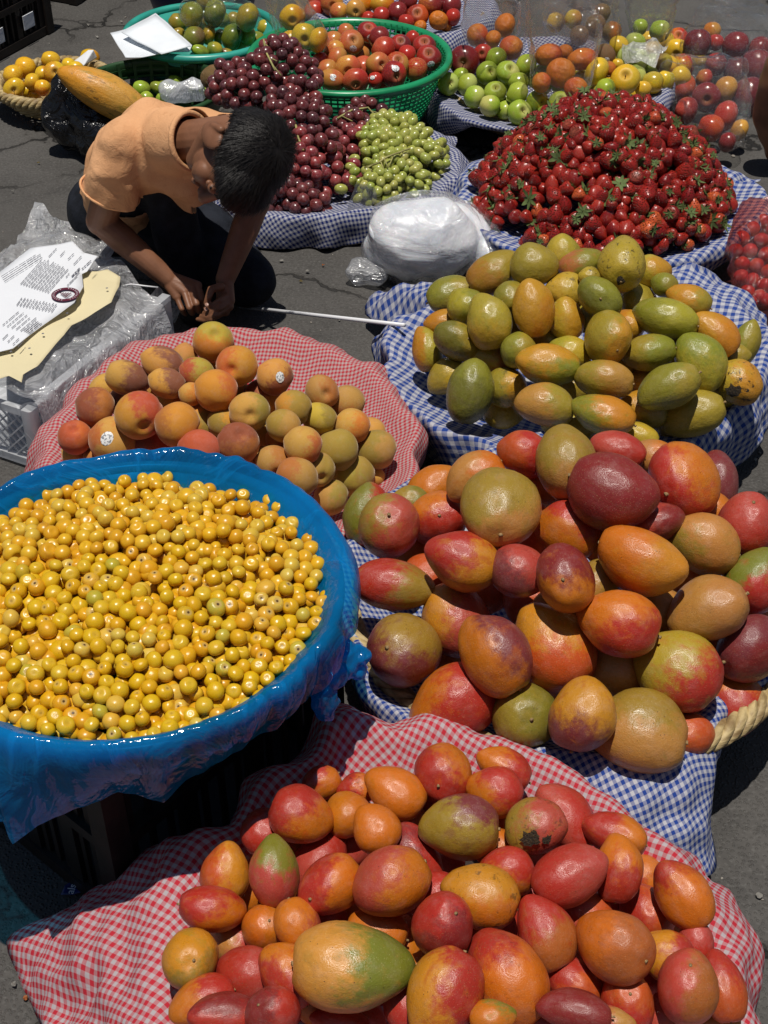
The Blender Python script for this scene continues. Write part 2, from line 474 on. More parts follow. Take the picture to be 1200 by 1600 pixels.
def asphalt():
    t = NT('cracked_asphalt')
    p = t.coord()
    big = t.noise(p, 0.9, 5, 0.6)
    c = t.mix(t.ramp(big, 0.35, 0.7), (0.070, 0.066, 0.061), (0.118, 0.111, 0.103))
    st = t.noise(p, 5.0, 5, 0.65)
    c = t.mix(t.ramp(st, 0.5, 0.75, True, 0, 0.65), c, (0.060, 0.056, 0.052))
    stn = t.noise(p, 2.6, 6, 0.7, 0.8)
    c = t.mix(t.ramp(stn, 0.56, 0.66, True, 0, 0.45), c, (0.038, 0.036, 0.034))
    c = t.mix(t.ramp(t.noise(p, 14.0, 6, 0.7), 0.60, 0.75, True, 0, 0.5), c, (0.17, 0.16, 0.145))
    vo = t.n('ShaderNodeTexVoronoi', None, Vector=p, Scale=190.0)
    grain = t.ramp(vo.outputs['Distance'], 0.05, 0.55)
    c = t.mix(t.math('MULTIPLY', t.ramp(t.noise(p, 160, 2), 0.5, 0.75), 0.55), c, (0.16, 0.155, 0.145))
    c = t.mix(t.math('MULTIPLY', grain, 0.30), c, (0.035, 0.033, 0.032))
    # worn-in cracks, filled with grit
    wob = t.n('ShaderNodeVectorMath', {'operation': 'SCALE'}, _0=t.n('ShaderNodeTexNoise', None, Vector=p, Scale=7.0, Detail=4.0, Roughness=0.6).outputs['Color'], Scale=0.20).outputs[0]
    pw = t.n('ShaderNodeVectorMath', {'operation': 'ADD'}, _0=p, _1=wob).outputs[0]
    e = t.voro(pw, 2.3, 'DISTANCE_TO_EDGE')
    gate = t.ramp(t.noise(p, 2.1, 2), 0.40, 0.56)
    crk = t.math('MULTIPLY', t.ramp(e, 0.004, 0.020, True, 1, 0), gate)
    wide = t.math('MULTIPLY', t.ramp(e, 0.0, 0.07, True, 1, 0), gate)
    c = t.mix(t.math('MULTIPLY', wide, 0.45), c, (0.040, 0.036, 0.032))
    c = t.mix(crk, c, (0.012, 0.011, 0.010))
    h = t.math('ADD', t.math('MULTIPLY', grain, -0.5), t.math('ADD', t.math('MULTIPLY', crk, -3.5), t.math('MULTIPLY', st, 1.2)))
    t.bs(Base_Color=c, Roughness=0.85, Normal=t.bump(h, 0.8, 0.006))
    t.set(t.b, 'Specular IOR Level', 0.3)
    return t.m
M_ASPH = asphalt()

def wicker_mat():
    t = NT('palm_wicker')
    p = t.coord('Object')
    m = t.n('ShaderNodeMapping', None, Vector=p, Scale=(30, 30, 160)).outputs[0]
    f = t.noise(m, 1.0, 4, 0.6)
    c = t.mix(t.ramp(f, 0.3, 0.72), (0.20, 0.125, 0.05), (0.52, 0.40, 0.19))
    t.bs(Base_Color=c, Roughness=0.6, Normal=t.bump(f, 0.5, 0.004))
    return t.m
M_WICK = wicker_mat()
M_BLKCR = plain('dark_brown_crate_plastic', (0.017, 0.012, 0.010), 0.5, 0.4, 25, 0.4, 0.15, 60)
M_WHTCR = film('translucent_white_crate_plastic', (0.85, 0.86, 0.88), 0.03, 0.62, (0.78, 0.80, 0.83), crink=0.05, cscale=10, rough=0.2, transl=0.4)
M_TEAL = plain('turquoise_plastic', (0.030, 0.30, 0.24), 0.32, 0.5, 12, 0.2)
M_GREEN = plain('green_plastic', (0.012, 0.235, 0.095), 0.30, 0.5, 12, 0.2)
M_DKGREEN = plain('dark_green_plastic', (0.018, 0.058, 0.020), 0.38, 0.45, 12, 0.3)
M_TUB = plain('blue_tub_plastic', (0.008, 0.016, 0.075), 0.4)
M_WHITE = plain('white_plastic', (0.70, 0.71, 0.73), 0.35)
M_PAPERSHEET = plain('folded_white_plastic_sheet', (0.74, 0.78, 0.82), 0.45, 0.4, 8, 0.06, 0.25, 25)
M_SKIN_NODE = NT('brown_skin')
t = M_SKIN_NODE
sn = t.noise(t.coord(), 18, 5, 0.6)
skc = t.mix(t.ramp(sn, 0.3, 0.7), (0.170, 0.072, 0.036), (0.235, 0.105, 0.056))
t.bs(Base_Color=skc, Roughness=0.48, Normal=t.bump(t.noise(t.coord(), 260, 3), 0.12, 0.002))
t.set(t.b, 'Specular IOR Level', 0.4)
M_SKIN = t.m

M_THIN = film('thin_clear_film', (0.95, 0.95, 0.96), 0.06, 0.14, (0.92, 0.93, 0.95), crink=1.0, cscale=18, rough=0.10, bdist=0.03)
# ------------------------------------------------------------------ ground
def build_ground():
    v = [(-60, -60, 0), (60, -60, 0), (60, 60, 0), (-60, 60, 0)]
    g = link('ground', mesh('ground', v, [(0, 1, 2, 3)], M_ASPH, False))
    tag(g, kind='structure')
    rng = random.Random(5)
    mb = MB()
    for _ in range(900):
        x, y = rng.uniform(-1.6, 1.5), rng.uniform(0.7, 5.2)
        if mnoise.noise(Vector((x * 2.2, y * 2.2, 0))) < 0.05 and rng.random() < 0.75: continue
        r = rng.choice((0.0015, 0.002, 0.003, 0.005)) * rng.uniform(0.7, 1.3)
        vs, fs = uvsphere(5, 3)
        a = rng.uniform(0, 6.3)
        mb.add([(x + r * (p[0] * math.cos(a) - p[1] * 0.7 * math.sin(a)), y + r * (p[0] * math.sin(a) + p[1] * 0.7 * math.cos(a)), r * 0.45 + r * 0.6 * p[2]) for p in vs], fs)
    mg = plain('pale_grit', (0.22, 0.20, 0.175), 0.9, 0.2, 9, 0.6)
    o = mb.build('gravel', mg)
    tag(o, 'loose pale grit scattered over the cracked asphalt', kind='stuff')
build_ground()
def litter():
    rng = random.Random(12)
    kinds = [('dry_leaf', 'leaf', plain('dry_leaf', (0.16, 0.12, 0.04), 0.8, 0.2, 40, 0.4)), ('paper_scrap', 'litter', plain('paper_scrap', (0.22, 0.21, 0.19), 0.8, 0.2, 20, 0.2)), ('fruit_scrap', 'litter', plain('fruit_scrap', (0.30, 0.10, 0.03), 0.6, 0.3, 30, 0.4))]
    spots = [(190, 34, 1), (152, 58, 1), (138, 40, 1), (116, 330, 0), (128, 322, 1), (20, 300, 1), (60, 255, 0), (480, 425, 1), (470, 440, 0), (530, 500, 1), (505, 415, 2), (1185, 1400, 1), (1140, 1560, 0), (1180, 720, 1), (1172, 285, 1), (1150, 20, 0), (1190, 40, 1), (22, 1540, 1), (40, 1560, 2), (440, 408, 1)]
    for i, (x, y, k) in enumerate(spots):
        n, cat, m = kinds[k]; p = at(x, y, 0.004); s = rng.uniform(0.003, 0.0065)
        vs = []; fs = []
        for j in range(9):
            a = 6.283 * j / 9; r = s * rng.uniform(0.6, 1.1) * (1 if k else 0.55 + 0.45 * abs(math.cos(a)))
            vs.append((p.x + r * math.cos(a), p.y + r * math.sin(a), 0.004 + rng.uniform(0, 0.006)))
        vs.append((p.x, p.y, 0.007)); fs = [(j, (j + 1) % 9, 9) for j in range(9)]
        o = link(n, mesh(n, vs, fs, m, False)); md = o.modifiers.new('t', 'SOLIDIFY'); md.thickness = 0.0008
        near = 'by the dark crates' if y < 70 and x < 300 else 'by the boy' if x < 600 and y < 520 else 'at the right-hand edge' if x > 1100 else 'at the bottom-left corner'
        o['label'] = f'tiny {("curled dry leaf", "pale paper scrap", "bit of fruit peel")[k]} on the asphalt {near}'; o['category'] = cat; o['group'] = f'litter {near}'
litter()

# ------------------------------------------------------------------ draped cloth
def periodic(th, val, n, smooth=2):
    th = np.asarray(th); val = np.asarray(val, float)
    o = np.argsort(th); th = th[o]; val = val[o]
    t2 = np.concatenate([th - 2 * np.pi, th, th + 2 * np.pi])
    g = np.linspace(0, 2 * np.pi, n, endpoint=False)
    out = []
    for k in range(val.shape[1]):
        v2 = np.concatenate([val[:, k]] * 3)
        y = np.interp(g, t2, v2)
        for _ in range(smooth):
            y = (np.roll(y, 1) + 2 * y + np.roll(y, -1)) / 4
        out.append(y)
    return np.stack(out, 1)

def W3(p):
    if p[0] == 'w': return Vector(p[1:4])
    return at(*p)

def polar(c, pts):
    th, val = [], []
    for p in pts:
        q = W3(p)
        dx, dy = q.x - c[0], q.y - c[1]
        th.append(math.atan2(dy, dx) % (2 * math.pi)); val.append((math.hypot(dx, dy), q.z))
    return th, val

def drape(name, mat, c, rim, hem, zf, seed=0, n=260, inner=0.10, fold=0.012, uvrot=0.0, crumple=0.004, smooth=4, hsmooth=3, bulge=0.35, kfold=(5, 24), solid=0.0012, rows=(16, 26), zexp=1.5):
    rng = random.Random(seed)
    rp = periodic(*polar(c, rim), n, smooth)
    hp = periodic(*polar(c, hem), n, hsmooth)
    waves = [(rng.randint(*kfold), rng.uniform(0, 6.28), rng.uniform(-9, 9), rng.uniform(0.35, 1.0)) for _ in range(9)]
    ga = [(rng.randint(2, 7), rng.uniform(0, 6.28)) for _ in range(3)]
    verts, uvs = [], []
    NI, NO = rows
    M = NI + NO + 1
    for i in range(n):
        th = 2 * math.pi * i / n
        ca, sa = math.cos(th), math.sin(th)
        R, zr = rp[i]; Rh, zh = hp[i]
        amp = 0.6 + 0.4 * sum(math.cos(k * th + ph) for k, ph in ga) / 1.5
        amp = max(0.15, amp)
        s = R * inner
        pr = None
        dl = math.hypot(Rh - R, zr - zh)
        for j in range(M):
            if j <= NI:
                t = j / NI
                r = R * (inner + (1 - inner) * t ** 0.75); z = zf + (zr - zf) * t ** zexp
                w = 0.35 * t; dist = 0.0
            else:
                t = (j - NI) / NO
                c1r = R + max(0.25 * (Rh - R), 0.012) + bulge * 0.05; c1z = zr + 0.004 - 0.02 * t
                r = (1 - t) ** 2 * R + 2 * t * (1 - t) * c1r + t * t * Rh
                z = (1 - t) ** 2 * zr + 2 * t * (1 - t) * c1z + t * t * zh
                dist = t * dl
                w = 0.35 + 0.65 * min(1, dist / 0.10)
            if pr: s += math.hypot(r - pr[0], z - pr[1])
            pr = (r, z)
            f = sum(a * math.sin(k * th + ph + tw * s) for k, ph, tw, a in waves) / 3.2
            dr = fold * amp * w * f
            x, y = c[0] + (r + dr) * ca, c[1] + (r + dr) * sa
            zz = z + (0.35 if j > NI else 0.15) * dr
            q = (x, y, zz)
            n1 = nz(q, 11.0, seed) * crumple * 1.6 + nz(q, 27.0, seed + 5) * crumple
            # sharp creases: folded noise
            n2 = (abs(nz(q, 8.0, seed + 9)) - 0.25) * crumple * 2.2
            k = 0.25 + 0.75 * w
            zz += (n1 + n2) * k
            x += ca * n1 * k; y += sa * n1 * k
            verts.append((x, y, max(zz, 0.005 + 0.002 * (1 + f))))
            u, v = s * ca, s * sa
            cu, su = math.cos(uvrot), math.sin(uvrot)
            uvs.append((u * cu - v * su + 10.0, u * su + v * cu + 10.0))
    faces = []
    for i in range(n):
        i2 = (i + 1) % n
        for j in range(M - 1):
            faces.append((i * M + j, i2 * M + j, i2 * M + j + 1, i * M + j + 1))
    me = mesh(name, verts, faces, mat, True, uvs)
    o = link(name, me)
    if solid:
        md = o.modifiers.new('solid', 'SOLIDIFY'); md.thickness = solid; md.offset = 0
    return o

def circle(c, r, z, a0=0, a1=360, k=12, ry=None):
    ry = ry or r
    return [('w', c[0] + r * math.cos(R_(a0 + (a1 - a0) * i / k)), c[1] + ry * math.sin(R_(a0 + (a1 - a0) * i / k)), z) for i in range(k if a1 - a0 == 360 else k + 1)]

# ------------------------------------------------------------------ containers
def wicker_basket(label, c, R, h, rb, z0=0.004, ry=None, strands=5):
    root = empty('wicker_basket', (c[0], c[1], z0))
    tag(root, label, 'basket', 'wicker baskets under the fruit')
    ry = ry or R
    nb = 9
    for b in range(nb):
        t = b / (nb - 1)
        r = rb + (R - rb) * t ** 0.7 - 0.004
        z = 0.008 + (h - 0.03) * t
        mb = MB(); N = 96
        pts = []
        for k in range(N):
            a = 2 * math.pi * k / N
            wv = 0.0035 * math.sin(a * 24 + (math.pi if b % 2 else 0)) + 0.0015 * mnoise.noise(Vector((a * 3, b, 0)))
            pts.append(((r + wv) * math.cos(a), (r + wv) * ry / R * math.sin(a), z + 0.002 * mnoise.noise(Vector((a * 2, b * 3, 4)))))
        mb.tube(pts, (h / nb) * 0.56, 6, closed=True)
        mb.build('weave_band', M_WICK, root, True)
    mb = MB(); mb.lathe([(0.001, 0.004), (rb, 0.004)], 40)
    o = mb.build('base', M_WICK, root)
    o.scale = (1, ry / R, 1)
    for s in range(strands):
        mb = MB(); N = 220
        pts = []
        for k in range(N):
            a = 2 * math.pi * k / N
            ph = a * 18 + 2 * math.pi * s / strands
            q = 0.0105
            pts.append(((R + q * math.cos(ph)) * math.cos(a), (R + q * math.cos(ph)) * ry / R * math.sin(a), h - 0.012 + q * math.sin(ph)))
        mb.tube(pts, 0.0085, 6, closed=True)
        mb.build('rim_strand', M_WICK, root, True)
    return root

def lattice_bowl(name, label, cat, mat, c, z0, R, rb, h, ribs, rings, rw, ringw, lip=0.011, solid_top=0.0, group=None):
    root = empty(name, (c[0], c[1], z0)); tag(root, label, cat, group)
    def rad(t): return rb + (R - rb) * (t ** 0.55)
    single = ribs <= 40                                     # wide slots: every bar can be told apart
    mb = MB()
    for k in range(ribs):
        a = 2 * math.pi * k / ribs
        if single: mb = MB()
        for i in range(8):
            t0, t1 = i / 8, (i + 1) / 8
            p = [(rad(t) * math.cos(a), rad(t) * math.sin(a), h * t) for t in (t0, t1)]
            mb.bar(p[0], p[1], rw, 0.003, up=(math.cos(a), math.sin(a), 0.01))
        if single: mb.build('rib', mat, root)
    if not single: tag(mb.build('rib_lattice', mat, root), kind='stuff')
    mb = MB()
    for i in range(1, rings):
        t = i / rings
        if single: mb = MB()
        mb.lathe([(rad(t), h * t - ringw / 2), (rad(t) + 0.003, h * t - ringw / 2), (rad(t) + 0.003, h * t + ringw / 2), (rad(t), h * t + ringw / 2)], 72, closed_profile=True)
        if single: mb.build('ring_bar', mat, root)
    if not single: tag(mb.build('ring_lattice', mat, root), kind='stuff')
    mb = MB()
    top = [(R - 0.004, h - solid_top - 0.004), (R + 0.001, h - 0.004), (R + lip * 0.6, h + lip * 0.45), (R + lip * 1.4, h + lip * 0.2), (R + lip * 1.6, h - lip * 0.8), (R + lip * 1.2, h - lip * 0.8), (R + lip * 0.5, h - lip * 0.3), (R + 0.004, h - solid_top - 0.004)]
    mb.lathe(top, 96, closed_profile=True)
    mb.build('rim', mat, root, True)
    mb = MB(); mb.lathe([(0.001, 0.003), (rb, 0.003), (rb + 0.004, 0.0), (rb + 0.006, 0.02), (rb + 0.003, 0.022)], 64)
    mb.build('base', mat, root, True)
    return root

def solid_tub(name, label, cat, mat, c, z0, R, rb, h, lip=0.012, group=None):
    root = empty(name, (c[0], c[1], z0)); tag(root, label, cat, group)
    mb = MB()
    mb.lathe([(0.001, 0.0), (rb, 0.0), (rb + (R - rb) * 0.5, h * 0.45), (R, h), (R - 0.004, h), (rb + (R - rb) * 0.5 - 0.004, h * 0.45 + 0.004), (rb - 0.004, 0.005), (0.001, 0.005)], 72)
    mb.build('bowl', mat, root, True)
    mb = MB()
    mb.tube([((R + lip * 0.5) * math.cos(2 * math.pi * k / 96), (R + lip * 0.5) * math.sin(2 * math.pi * k / 96), h) for k in range(96)], lip, 10, closed=True)
    mb.build('rim', mat, root, True)
    return root

def slat_crate(label, c, size, rz, mat, z0=0.003, nsl=11, group='dark plastic crates', diag=False, name='plastic_crate', split=0.5):
    """moulded crate: rails and posts, slatted or diamond-lattice sides"""
    L, Wd, H = size
    root = empty(name, (c[0], c[1], z0), rz); tag(root, label, 'crate', group)
    for x in (-L / 2, L / 2):
        for y in (-Wd / 2, Wd / 2):
            mb = MB(); mb.box((x, y, H / 2), (0.022, 0.022, H - 0.002) if diag else (0.035, 0.035, H - 0.002)); mb.build('corner_post', mat, root)
    for (ax, off, ln) in (('x', -Wd / 2, L), ('x', Wd / 2, L), ('y', -L / 2, Wd), ('y', L / 2, Wd)):
        def P(u, v, o=0.0):
            return (u, off + o, v) if ax == 'x' else (off + o, u, v)
        for z, th in ((0.014, 0.026), (H * split, 0.020), (H - 0.012, 0.024)):
            if diag and z == H * split: continue
            mb = MB(); mb.bar(P(-ln / 2 + 0.017, z), P(ln / 2 - 0.017, z), 0.012 if diag else 0.024, th * (0.7 if diag else 1)); mb.build('rail', mat, root)
        if not diag:
            for k in range(1, nsl):
                u = -ln / 2 + ln * k / nsl
                wide = k % 4 == 0
                mb = MB(); mb.bar(P(u, 0.027), P(u, H - 0.024), 0.026 if wide else 0.009, 0.016 if wide else 0.006, up=P(0, 0, 1) if ax == 'x' else (1, 0, 0))
                mb.build('slat', mat, root)
        else:
            mb = MB(); st = 0.024
            hh = H - 0.05; k = -ln / 2 - hh
            while k < ln / 2:
                for sgn in (1, -1):
                    a, b = k, k + hh
                    za, zb = 0.027, 0.027 + hh
                    if a < -ln / 2: za += (-ln / 2 - a); a = -ln / 2
                    if b > ln / 2: zb -= (b - ln / 2); b = ln / 2
                    if b > a:
                        if sgn > 0: mb.bar(P(a, za, 0.001), P(b, zb, 0.001), 0.0035, 0.003)
                        else: mb.bar(P(-a, za, -0.002), P(-b, zb, -0.002), 0.0035, 0.003)
                k += st
            mb.build('lattice_panel', mat, root)
    mb = MB()
    mb.box((0, 0, 0.006), (L - 0.04, Wd - 0.04, 0.008)); mb.build('base', mat, root)
    return root

# --- big containers, world positions worked out from the photograph
CF_ = (0.10, 0.93)      # front mango crate
CB = (0.29, 1.60)       # big red mango basket
CN = (0.385, 2.28)      # yellow mango basket
CP = (-0.275, 2.00)     # peaches
CQ = (-0.325, 1.297)    # yellow berries in the blue tub
CK = (0.546, 3.13)       # strawberries
CI = (-0.10, 3.38)      # grapes
CJ = (0.49, 3.92)       # green apples
CG = (-0.098, 3.86)     # green colander of red apples
CT = (-0.555, 4.18)      # turquoise tub, green guavas
CE = (-0.665, 3.79)      # dark green basket, limes
CC = (-0.975, 3.96)     # yellow apples

# front crate under the red cloth
slat_crate('dark plastic crate hidden under the large red gingham cloth in front', (0.08, 0.93), (0.46, 0.36, 0.16), R_(-14), M_BLKCR, nsl=9)
cloth = drape('gingham_cloth', M_RED, CF_,
    rim=[(262, 1470, .19), (275, 1410, .20), (312, 1345, .215), (380, 1268, .235), (450, 1208, .25), (560, 1124, .275), (640, 1130, .255), (720, 1152, .245), (830, 1180, .235), (930, 1246, .22),
         (1010, 1316, .21), (1100, 1398, .195), (1130, 1470, .18), (1150, 1600, .17), ('w', .44, .74, .16), ('w', .36, .60, .15), ('w', .1, .55, .15), ('w', -.17, .60, .16), (258, 1560, .18)],
    hem=[(18, 1472, .004), (40, 1545, .004), (70, 1605, .004), (62, 1442, .004), (120, 1408, .004), (190, 1386, .004), (258, 1362, .02), (300, 1330, .10), (360, 1275, .17), (440, 1208, .16), (550, 1122, .17), (640, 1136, .16),
         (730, 1160, .18), (830, 1187, .18), (940, 1246, .17), (1030, 1318, .165), (1110, 1384, .15), (1172, 1400, .11), (1178, 1470, .10), (1186, 1610, .09), ('w', .50, .66, .07), ('w', .38, .50, .06), ('w', .1, .45, .05), ('w', -.22, .50, .02), ('w', -.36, .70, .004)],
    zf=0.10, seed=3, fold=0.027, uvrot=R_(33), crumple=0.008, kfold=(6, 20), n=320)
tag(cloth, 'large red gingham cloth spread under the front mangoes and onto the asphalt', 'cloth', 'gingham cloths lining the baskets')

wicker_basket('wide wicker basket with thick twisted rim holding the big red mangoes', CB, 0.345, 0.195, 0.24)
cloth = drape('gingham_cloth', M_BLUE, CB,
    rim=circle(CB, .352, .214, 40, 200, 10) + [(556, 1000, .20), (575, 1075, .20), (640, 1120, .205), (720, 1150, .21), (790, 1163, .21), (880, 1172, .21), (960, 1180, .21), (1050, 1170, .21), (1085, 1135, .215), (1130, 1085, .205), (1200, 1040, .21), ('w', .62, 1.58, .21)],
    hem=circle(CB, .385, .15, 50, 165, 8) + [(540, 900, .15), (552, 1000, .12), (575, 1110, .09), (650, 1175, .10), (740, 1200, .14), (800, 1230, .155), (900, 1300, .15), (1000, 1360, .13), (1122, 1366, .05), (1130, 1300, .07), (1118, 1195, .15), (1112, 1160, .195), (1150, 1092, .195), (1215, 1045, .19), ('w', .665, 1.58, .19)],
    zexp=1.1, zf=0.06, seed=8, fold=0.020, uvrot=R_(-24), crumple=0.009, n=300, hsmooth=1)
tag(cloth, 'blue gingham cloth hanging from the big mango basket to a pointed corner', 'cloth', 'gingham cloths lining the baskets')

wicker_basket('wicker basket covered by the large-check blue cloth under yellow mangoes', CN, 0.285, 0.09, 0.22)
cloth = drape('gingham_cloth', M_BLUEL, CN,
    rim=[(622, 500, .18), (608, 560, .18), (622, 610, .185), (680, 660, .19), (800, 700, .19), (1000, 705, .19), (1110, 660, .19), (1170, 610, .185), (1192, 560, .18), (1170, 500, .185), (1110, 455, .19), (1050, 430, .19)] + circle(CN, .35, .19, 70, 150, 5),
    hem=[(560, 500, .02), (562, 462, .03), (600, 445, .10), (585, 535, .10), (598, 600, .08), (640, 665, .05), (700, 740, .04), (800, 790, .10), (1000, 770, .10), (1130, 750, .03), (1190, 690, .06), (1210, 620, .1), (1215, 560, .11), (1200, 480, .12), (1130, 440, .13), (1080, 415, .2), (1040, 420, .17)] + circle(CN, .385, .12, 72, 140, 5),
    zexp=1.0, zf=0.06, seed=14, fold=0.030, uvrot=R_(20), crumple=0.009, n=300, hsmooth=2)
tag(cloth, 'blue cloth of large checks bunched around the yellow mango basket', 'cloth', 'gingham cloths lining the baskets')

wicker_basket('shallow wicker basket hidden by the red cloth under the peaches', CP, 0.285, 0.14, 0.21)
cloth = drape('gingham_cloth', M_REDS, CP,
    rim=[(78, 712, .185), (110, 640, .19), (160, 585, .195), (215, 540, .20), (300, 522, .205), (400, 520, .205), (480, 536, .205), (560, 575, .20), (620, 630, .20), (645, 690, .195), (632, 750, .195), (560, 800, .19)] + circle(CP, .325, .185, 215, 320, 7),
    hem=[(52, 728, .05), (85, 650, .13), (140, 590, .15), (200, 545, .16), (300, 522, .15), (400, 520, .15), (490, 534, .15), (575, 574, .15), (634, 630, .15), (660, 690, .14), (648, 752, .12), (580, 820, .11)] + circle(CP, .36, .10, 215, 320, 7),
    zexp=1.1, zf=0.05, seed=21, fold=0.015, uvrot=R_(12), crumple=0.008, n=280)
tag(cloth, 'faded fine red gingham cloth lining the round peach basket', 'cloth', 'gingham cloths lining the baskets')

wicker_basket('wicker basket under the heaped strawberries, bare weave showing in front', CK, 0.318, 0.080, 0.26)
cloth = drape('gingham_cloth', M_BLUEL, CK,
    rim=[(735, 270, .11), (724, 305, .11), (740, 345, .11), (800, 385, .115), (870, 405, .115), (960, 415, .115), (1040, 408, .115), (1110, 385, .11), (1165, 350, .11), (1190, 320, .11), (1180, 285, .11)] + circle(CK, .35, .11, 20, 160, 8),
    hem=[(715, 258, .05), (712, 310, .05), (732, 362, .05), (790, 398, .07), (870, 420, .08), (920, 429, .085), (985, 432, .075), (1040, 426, .08), (1095, 432, .045), (1142, 400, .05), (1182, 367, .07), (1200, 325, .08), (1195, 280, .08)] + circle(CK, .38, .08, 20, 150, 8),
    zf=0.03, seed=31, fold=0.024, uvrot=R_(28), crumple=0.008, n=280, hsmooth=1, zexp=0.9)
tag(cloth, 'blue gingham cloth rolled over the rim of the strawberry basket', 'cloth', 'gingham cloths lining the baskets')

wicker_basket('wicker basket under the navy cloth holding all the grapes', CI, 0.245, 0.05, 0.20)
cloth = drape('gingham_cloth', M_NAVY, CI,
    rim=[(352, 318, .085), (400, 333, .085), (480, 336, .09), (560, 327, .09), (640, 310, .09), (700, 282, .09), (712, 255, .09), (692, 222, .09)] + circle(CI, .295, .09, 30, 170, 8),
    hem=[(338, 335, .03), (392, 388, .004), (430, 389, .006), (500, 388, .008), (560, 380, .01), (640, 365, .012), (722, 322, .015), (735, 262, .03), (715, 215, .05)] + circle(CI, .33, .05, 30, 170, 8),
    zf=0.02, seed=41, fold=0.014, uvrot=R_(-18), crumple=0.006, n=260, zexp=0.9)
tag(cloth, 'navy gingham cloth lining the grape basket behind the crouching boy', 'cloth', 'gingham cloths lining the baskets')

wicker_basket('wicker basket holding green apples, weave bare in front', CJ, 0.305, 0.085, 0.24, ry=0.29)
cloth = drape('gingham_cloth', M_NAVY, CJ,
    rim=[(690, 120, .11), (686, 148, .11), (705, 170, .115), (745, 190, .115), (800, 200, .115), (860, 212, .115), (930, 215, .11)] + circle(CJ, .335, .11, -40, 150, 12, ry=.32),
    hem=[(668, 118, .05), (664, 160, .03), (690, 218, .01), (722, 207, .05), (745, 197, .095), (800, 207, .097), (860, 219, .097), (930, 222, .09)] + circle(CJ, .36, .07, -40, 150, 12, ry=.345),
    zf=0.03, seed=51, fold=0.012, uvrot=R_(38), crumple=0.006, n=240, hsmooth=1, zexp=0.9)
tag(cloth, 'navy gingham cloth hanging off the side of the green apple basket', 'cloth', 'gingham cloths lining the baskets')

lattice_bowl('colander_basket', 'bright green plastic colander basket full of stickered red apples', 'basket', M_GREEN, CG, 0.004, 0.272, 0.18, 0.195, 90, 15, 0.0045, 0.0055, 0.014, 0.012)
solid_tub('plastic_tub', 'turquoise plastic tub of green guavas at the back', 'tub', M_TEAL, CT, 0.005, 0.222, 0.15, 0.145, 0.013)
lattice_bowl('plastic_basket', 'dark green slotted plastic basket holding limes', 'basket', M_DKGREEN, CE, 0.004, 0.20, 0.16, 0.13, 26, 6, 0.010, 0.006, 0.010, 0.045)
wicker_basket('small shallow wicker basket of yellow apples', CC, 0.165, 0.085, 0.11, strands=3)
solid_tub('plastic_tub', 'dark blue plastic tub showing behind the wrapped guavas', 'tub', M_TUB, (-0.60, 4.62), 0.02, 0.20, 0.15, 0.20, 0.01)
CH = (0.06, 4.42)
wicker_basket('wicker basket of mixed apples behind the green colander', CH, 0.262, 0.13, 0.18)
cloth = drape('gingham_cloth', M_NAVY, CH, rim=circle(CH, .28, .15, 0, 360, 24), hem=circle(CH, .335, .06, 0, 360, 24), zf=0.06, seed=61, fold=0.014, uvrot=R_(45), crumple=0.008, n=200, zexp=0.9)
tag(cloth, 'blue gingham cloth under the mixed apples at the back', 'cloth', 'gingham cloths lining the baskets')

# yellow berry tub on crates, wrapped in blue film
slat_crate('dark slatted crate standing under the blue-wrapped tub', (-0.335, 1.385), (0.42, 0.30, 0.34), R_(50), M_BLKCR, nsl=13)
solid_tub('plastic_tub', 'turquoise plastic tub wrapped in blue film, full of yellow berries', 'tub', M_TEAL, CQ, 0.347, 0.261, 0.20, 0.120, 0.0095)
fl = drape('plastic_film', M_BLUEF, CQ,
    rim=circle(CQ, .2705, .4915, 0, 360, 40),
    hem=circle(CQ, .305, .42, 20, 175, 10) + [('w', -.66, 1.30, .38), ('w', -.66, 1.15, .35), (-60, 1275, .34), (0, 1285, .33), (20, 1318, .31), (60, 1288, .33), (120, 1262, .355), (185, 1238, .38), (225, 1246, .355), (255, 1254, .345), (290, 1222, .37), (350, 1182, .395), (450, 1117, .40), (500, 1082, .405), (530, 1030, .42), (552, 985, .43)],
    zf=0.40, seed=71, fold=0.0075, crumple=0.0026, n=720, kfold=(12, 64), smooth=0, hsmooth=0, solid=0.0, inner=0.80, rows=(14, 26), zexp=0.4)
tag(fl, 'shiny blue plastic film wrapped over the berry tub and hanging in points', 'plastic film')
# ------------------------------------------------------------------ fruit meshes
def mango_mesh(name, mat, seed, beak=0.10, sag=0.08, flat=0.93, taper=0.10):
    rng = random.Random(seed)
    lob = rng.uniform(-0.06, 0.08); sh = rng.uniform(-0.10, 0.10)
    def fn(d):
        t = d[0]
        x = t
        w = (1 + taper * t - 0.07 * t * t)
        y, z = d[1] * w, d[2] * w * flat
        if y > 0: y *= 1 + lob                                      # one cheek fuller than the other
        y += sag * (0.35 - t * t) + sh * 0.5 * t                     # a mango bows to one side
        if t < -0.45:
            q = ((-t - 0.45) / 0.55)
            y -= beak * q ** 1.6 * 0.8
            z *= 1 - 0.10 * q
        if t > 0.90: x -= 0.06 * ((t - 0.90) / 0.10) ** 1.5           # dimple round the stalk
        k = 1 + 0.065 * nz(d, 0.9, seed) + 0.030 * nz(d, 2.0, seed + 3) + 0.010 * nz(d, 5.0, seed)
        return (x * k, y * k, z * k)
    v, f = uvsphere(28, 22, fn)
    return mesh(name, v, f, mat)

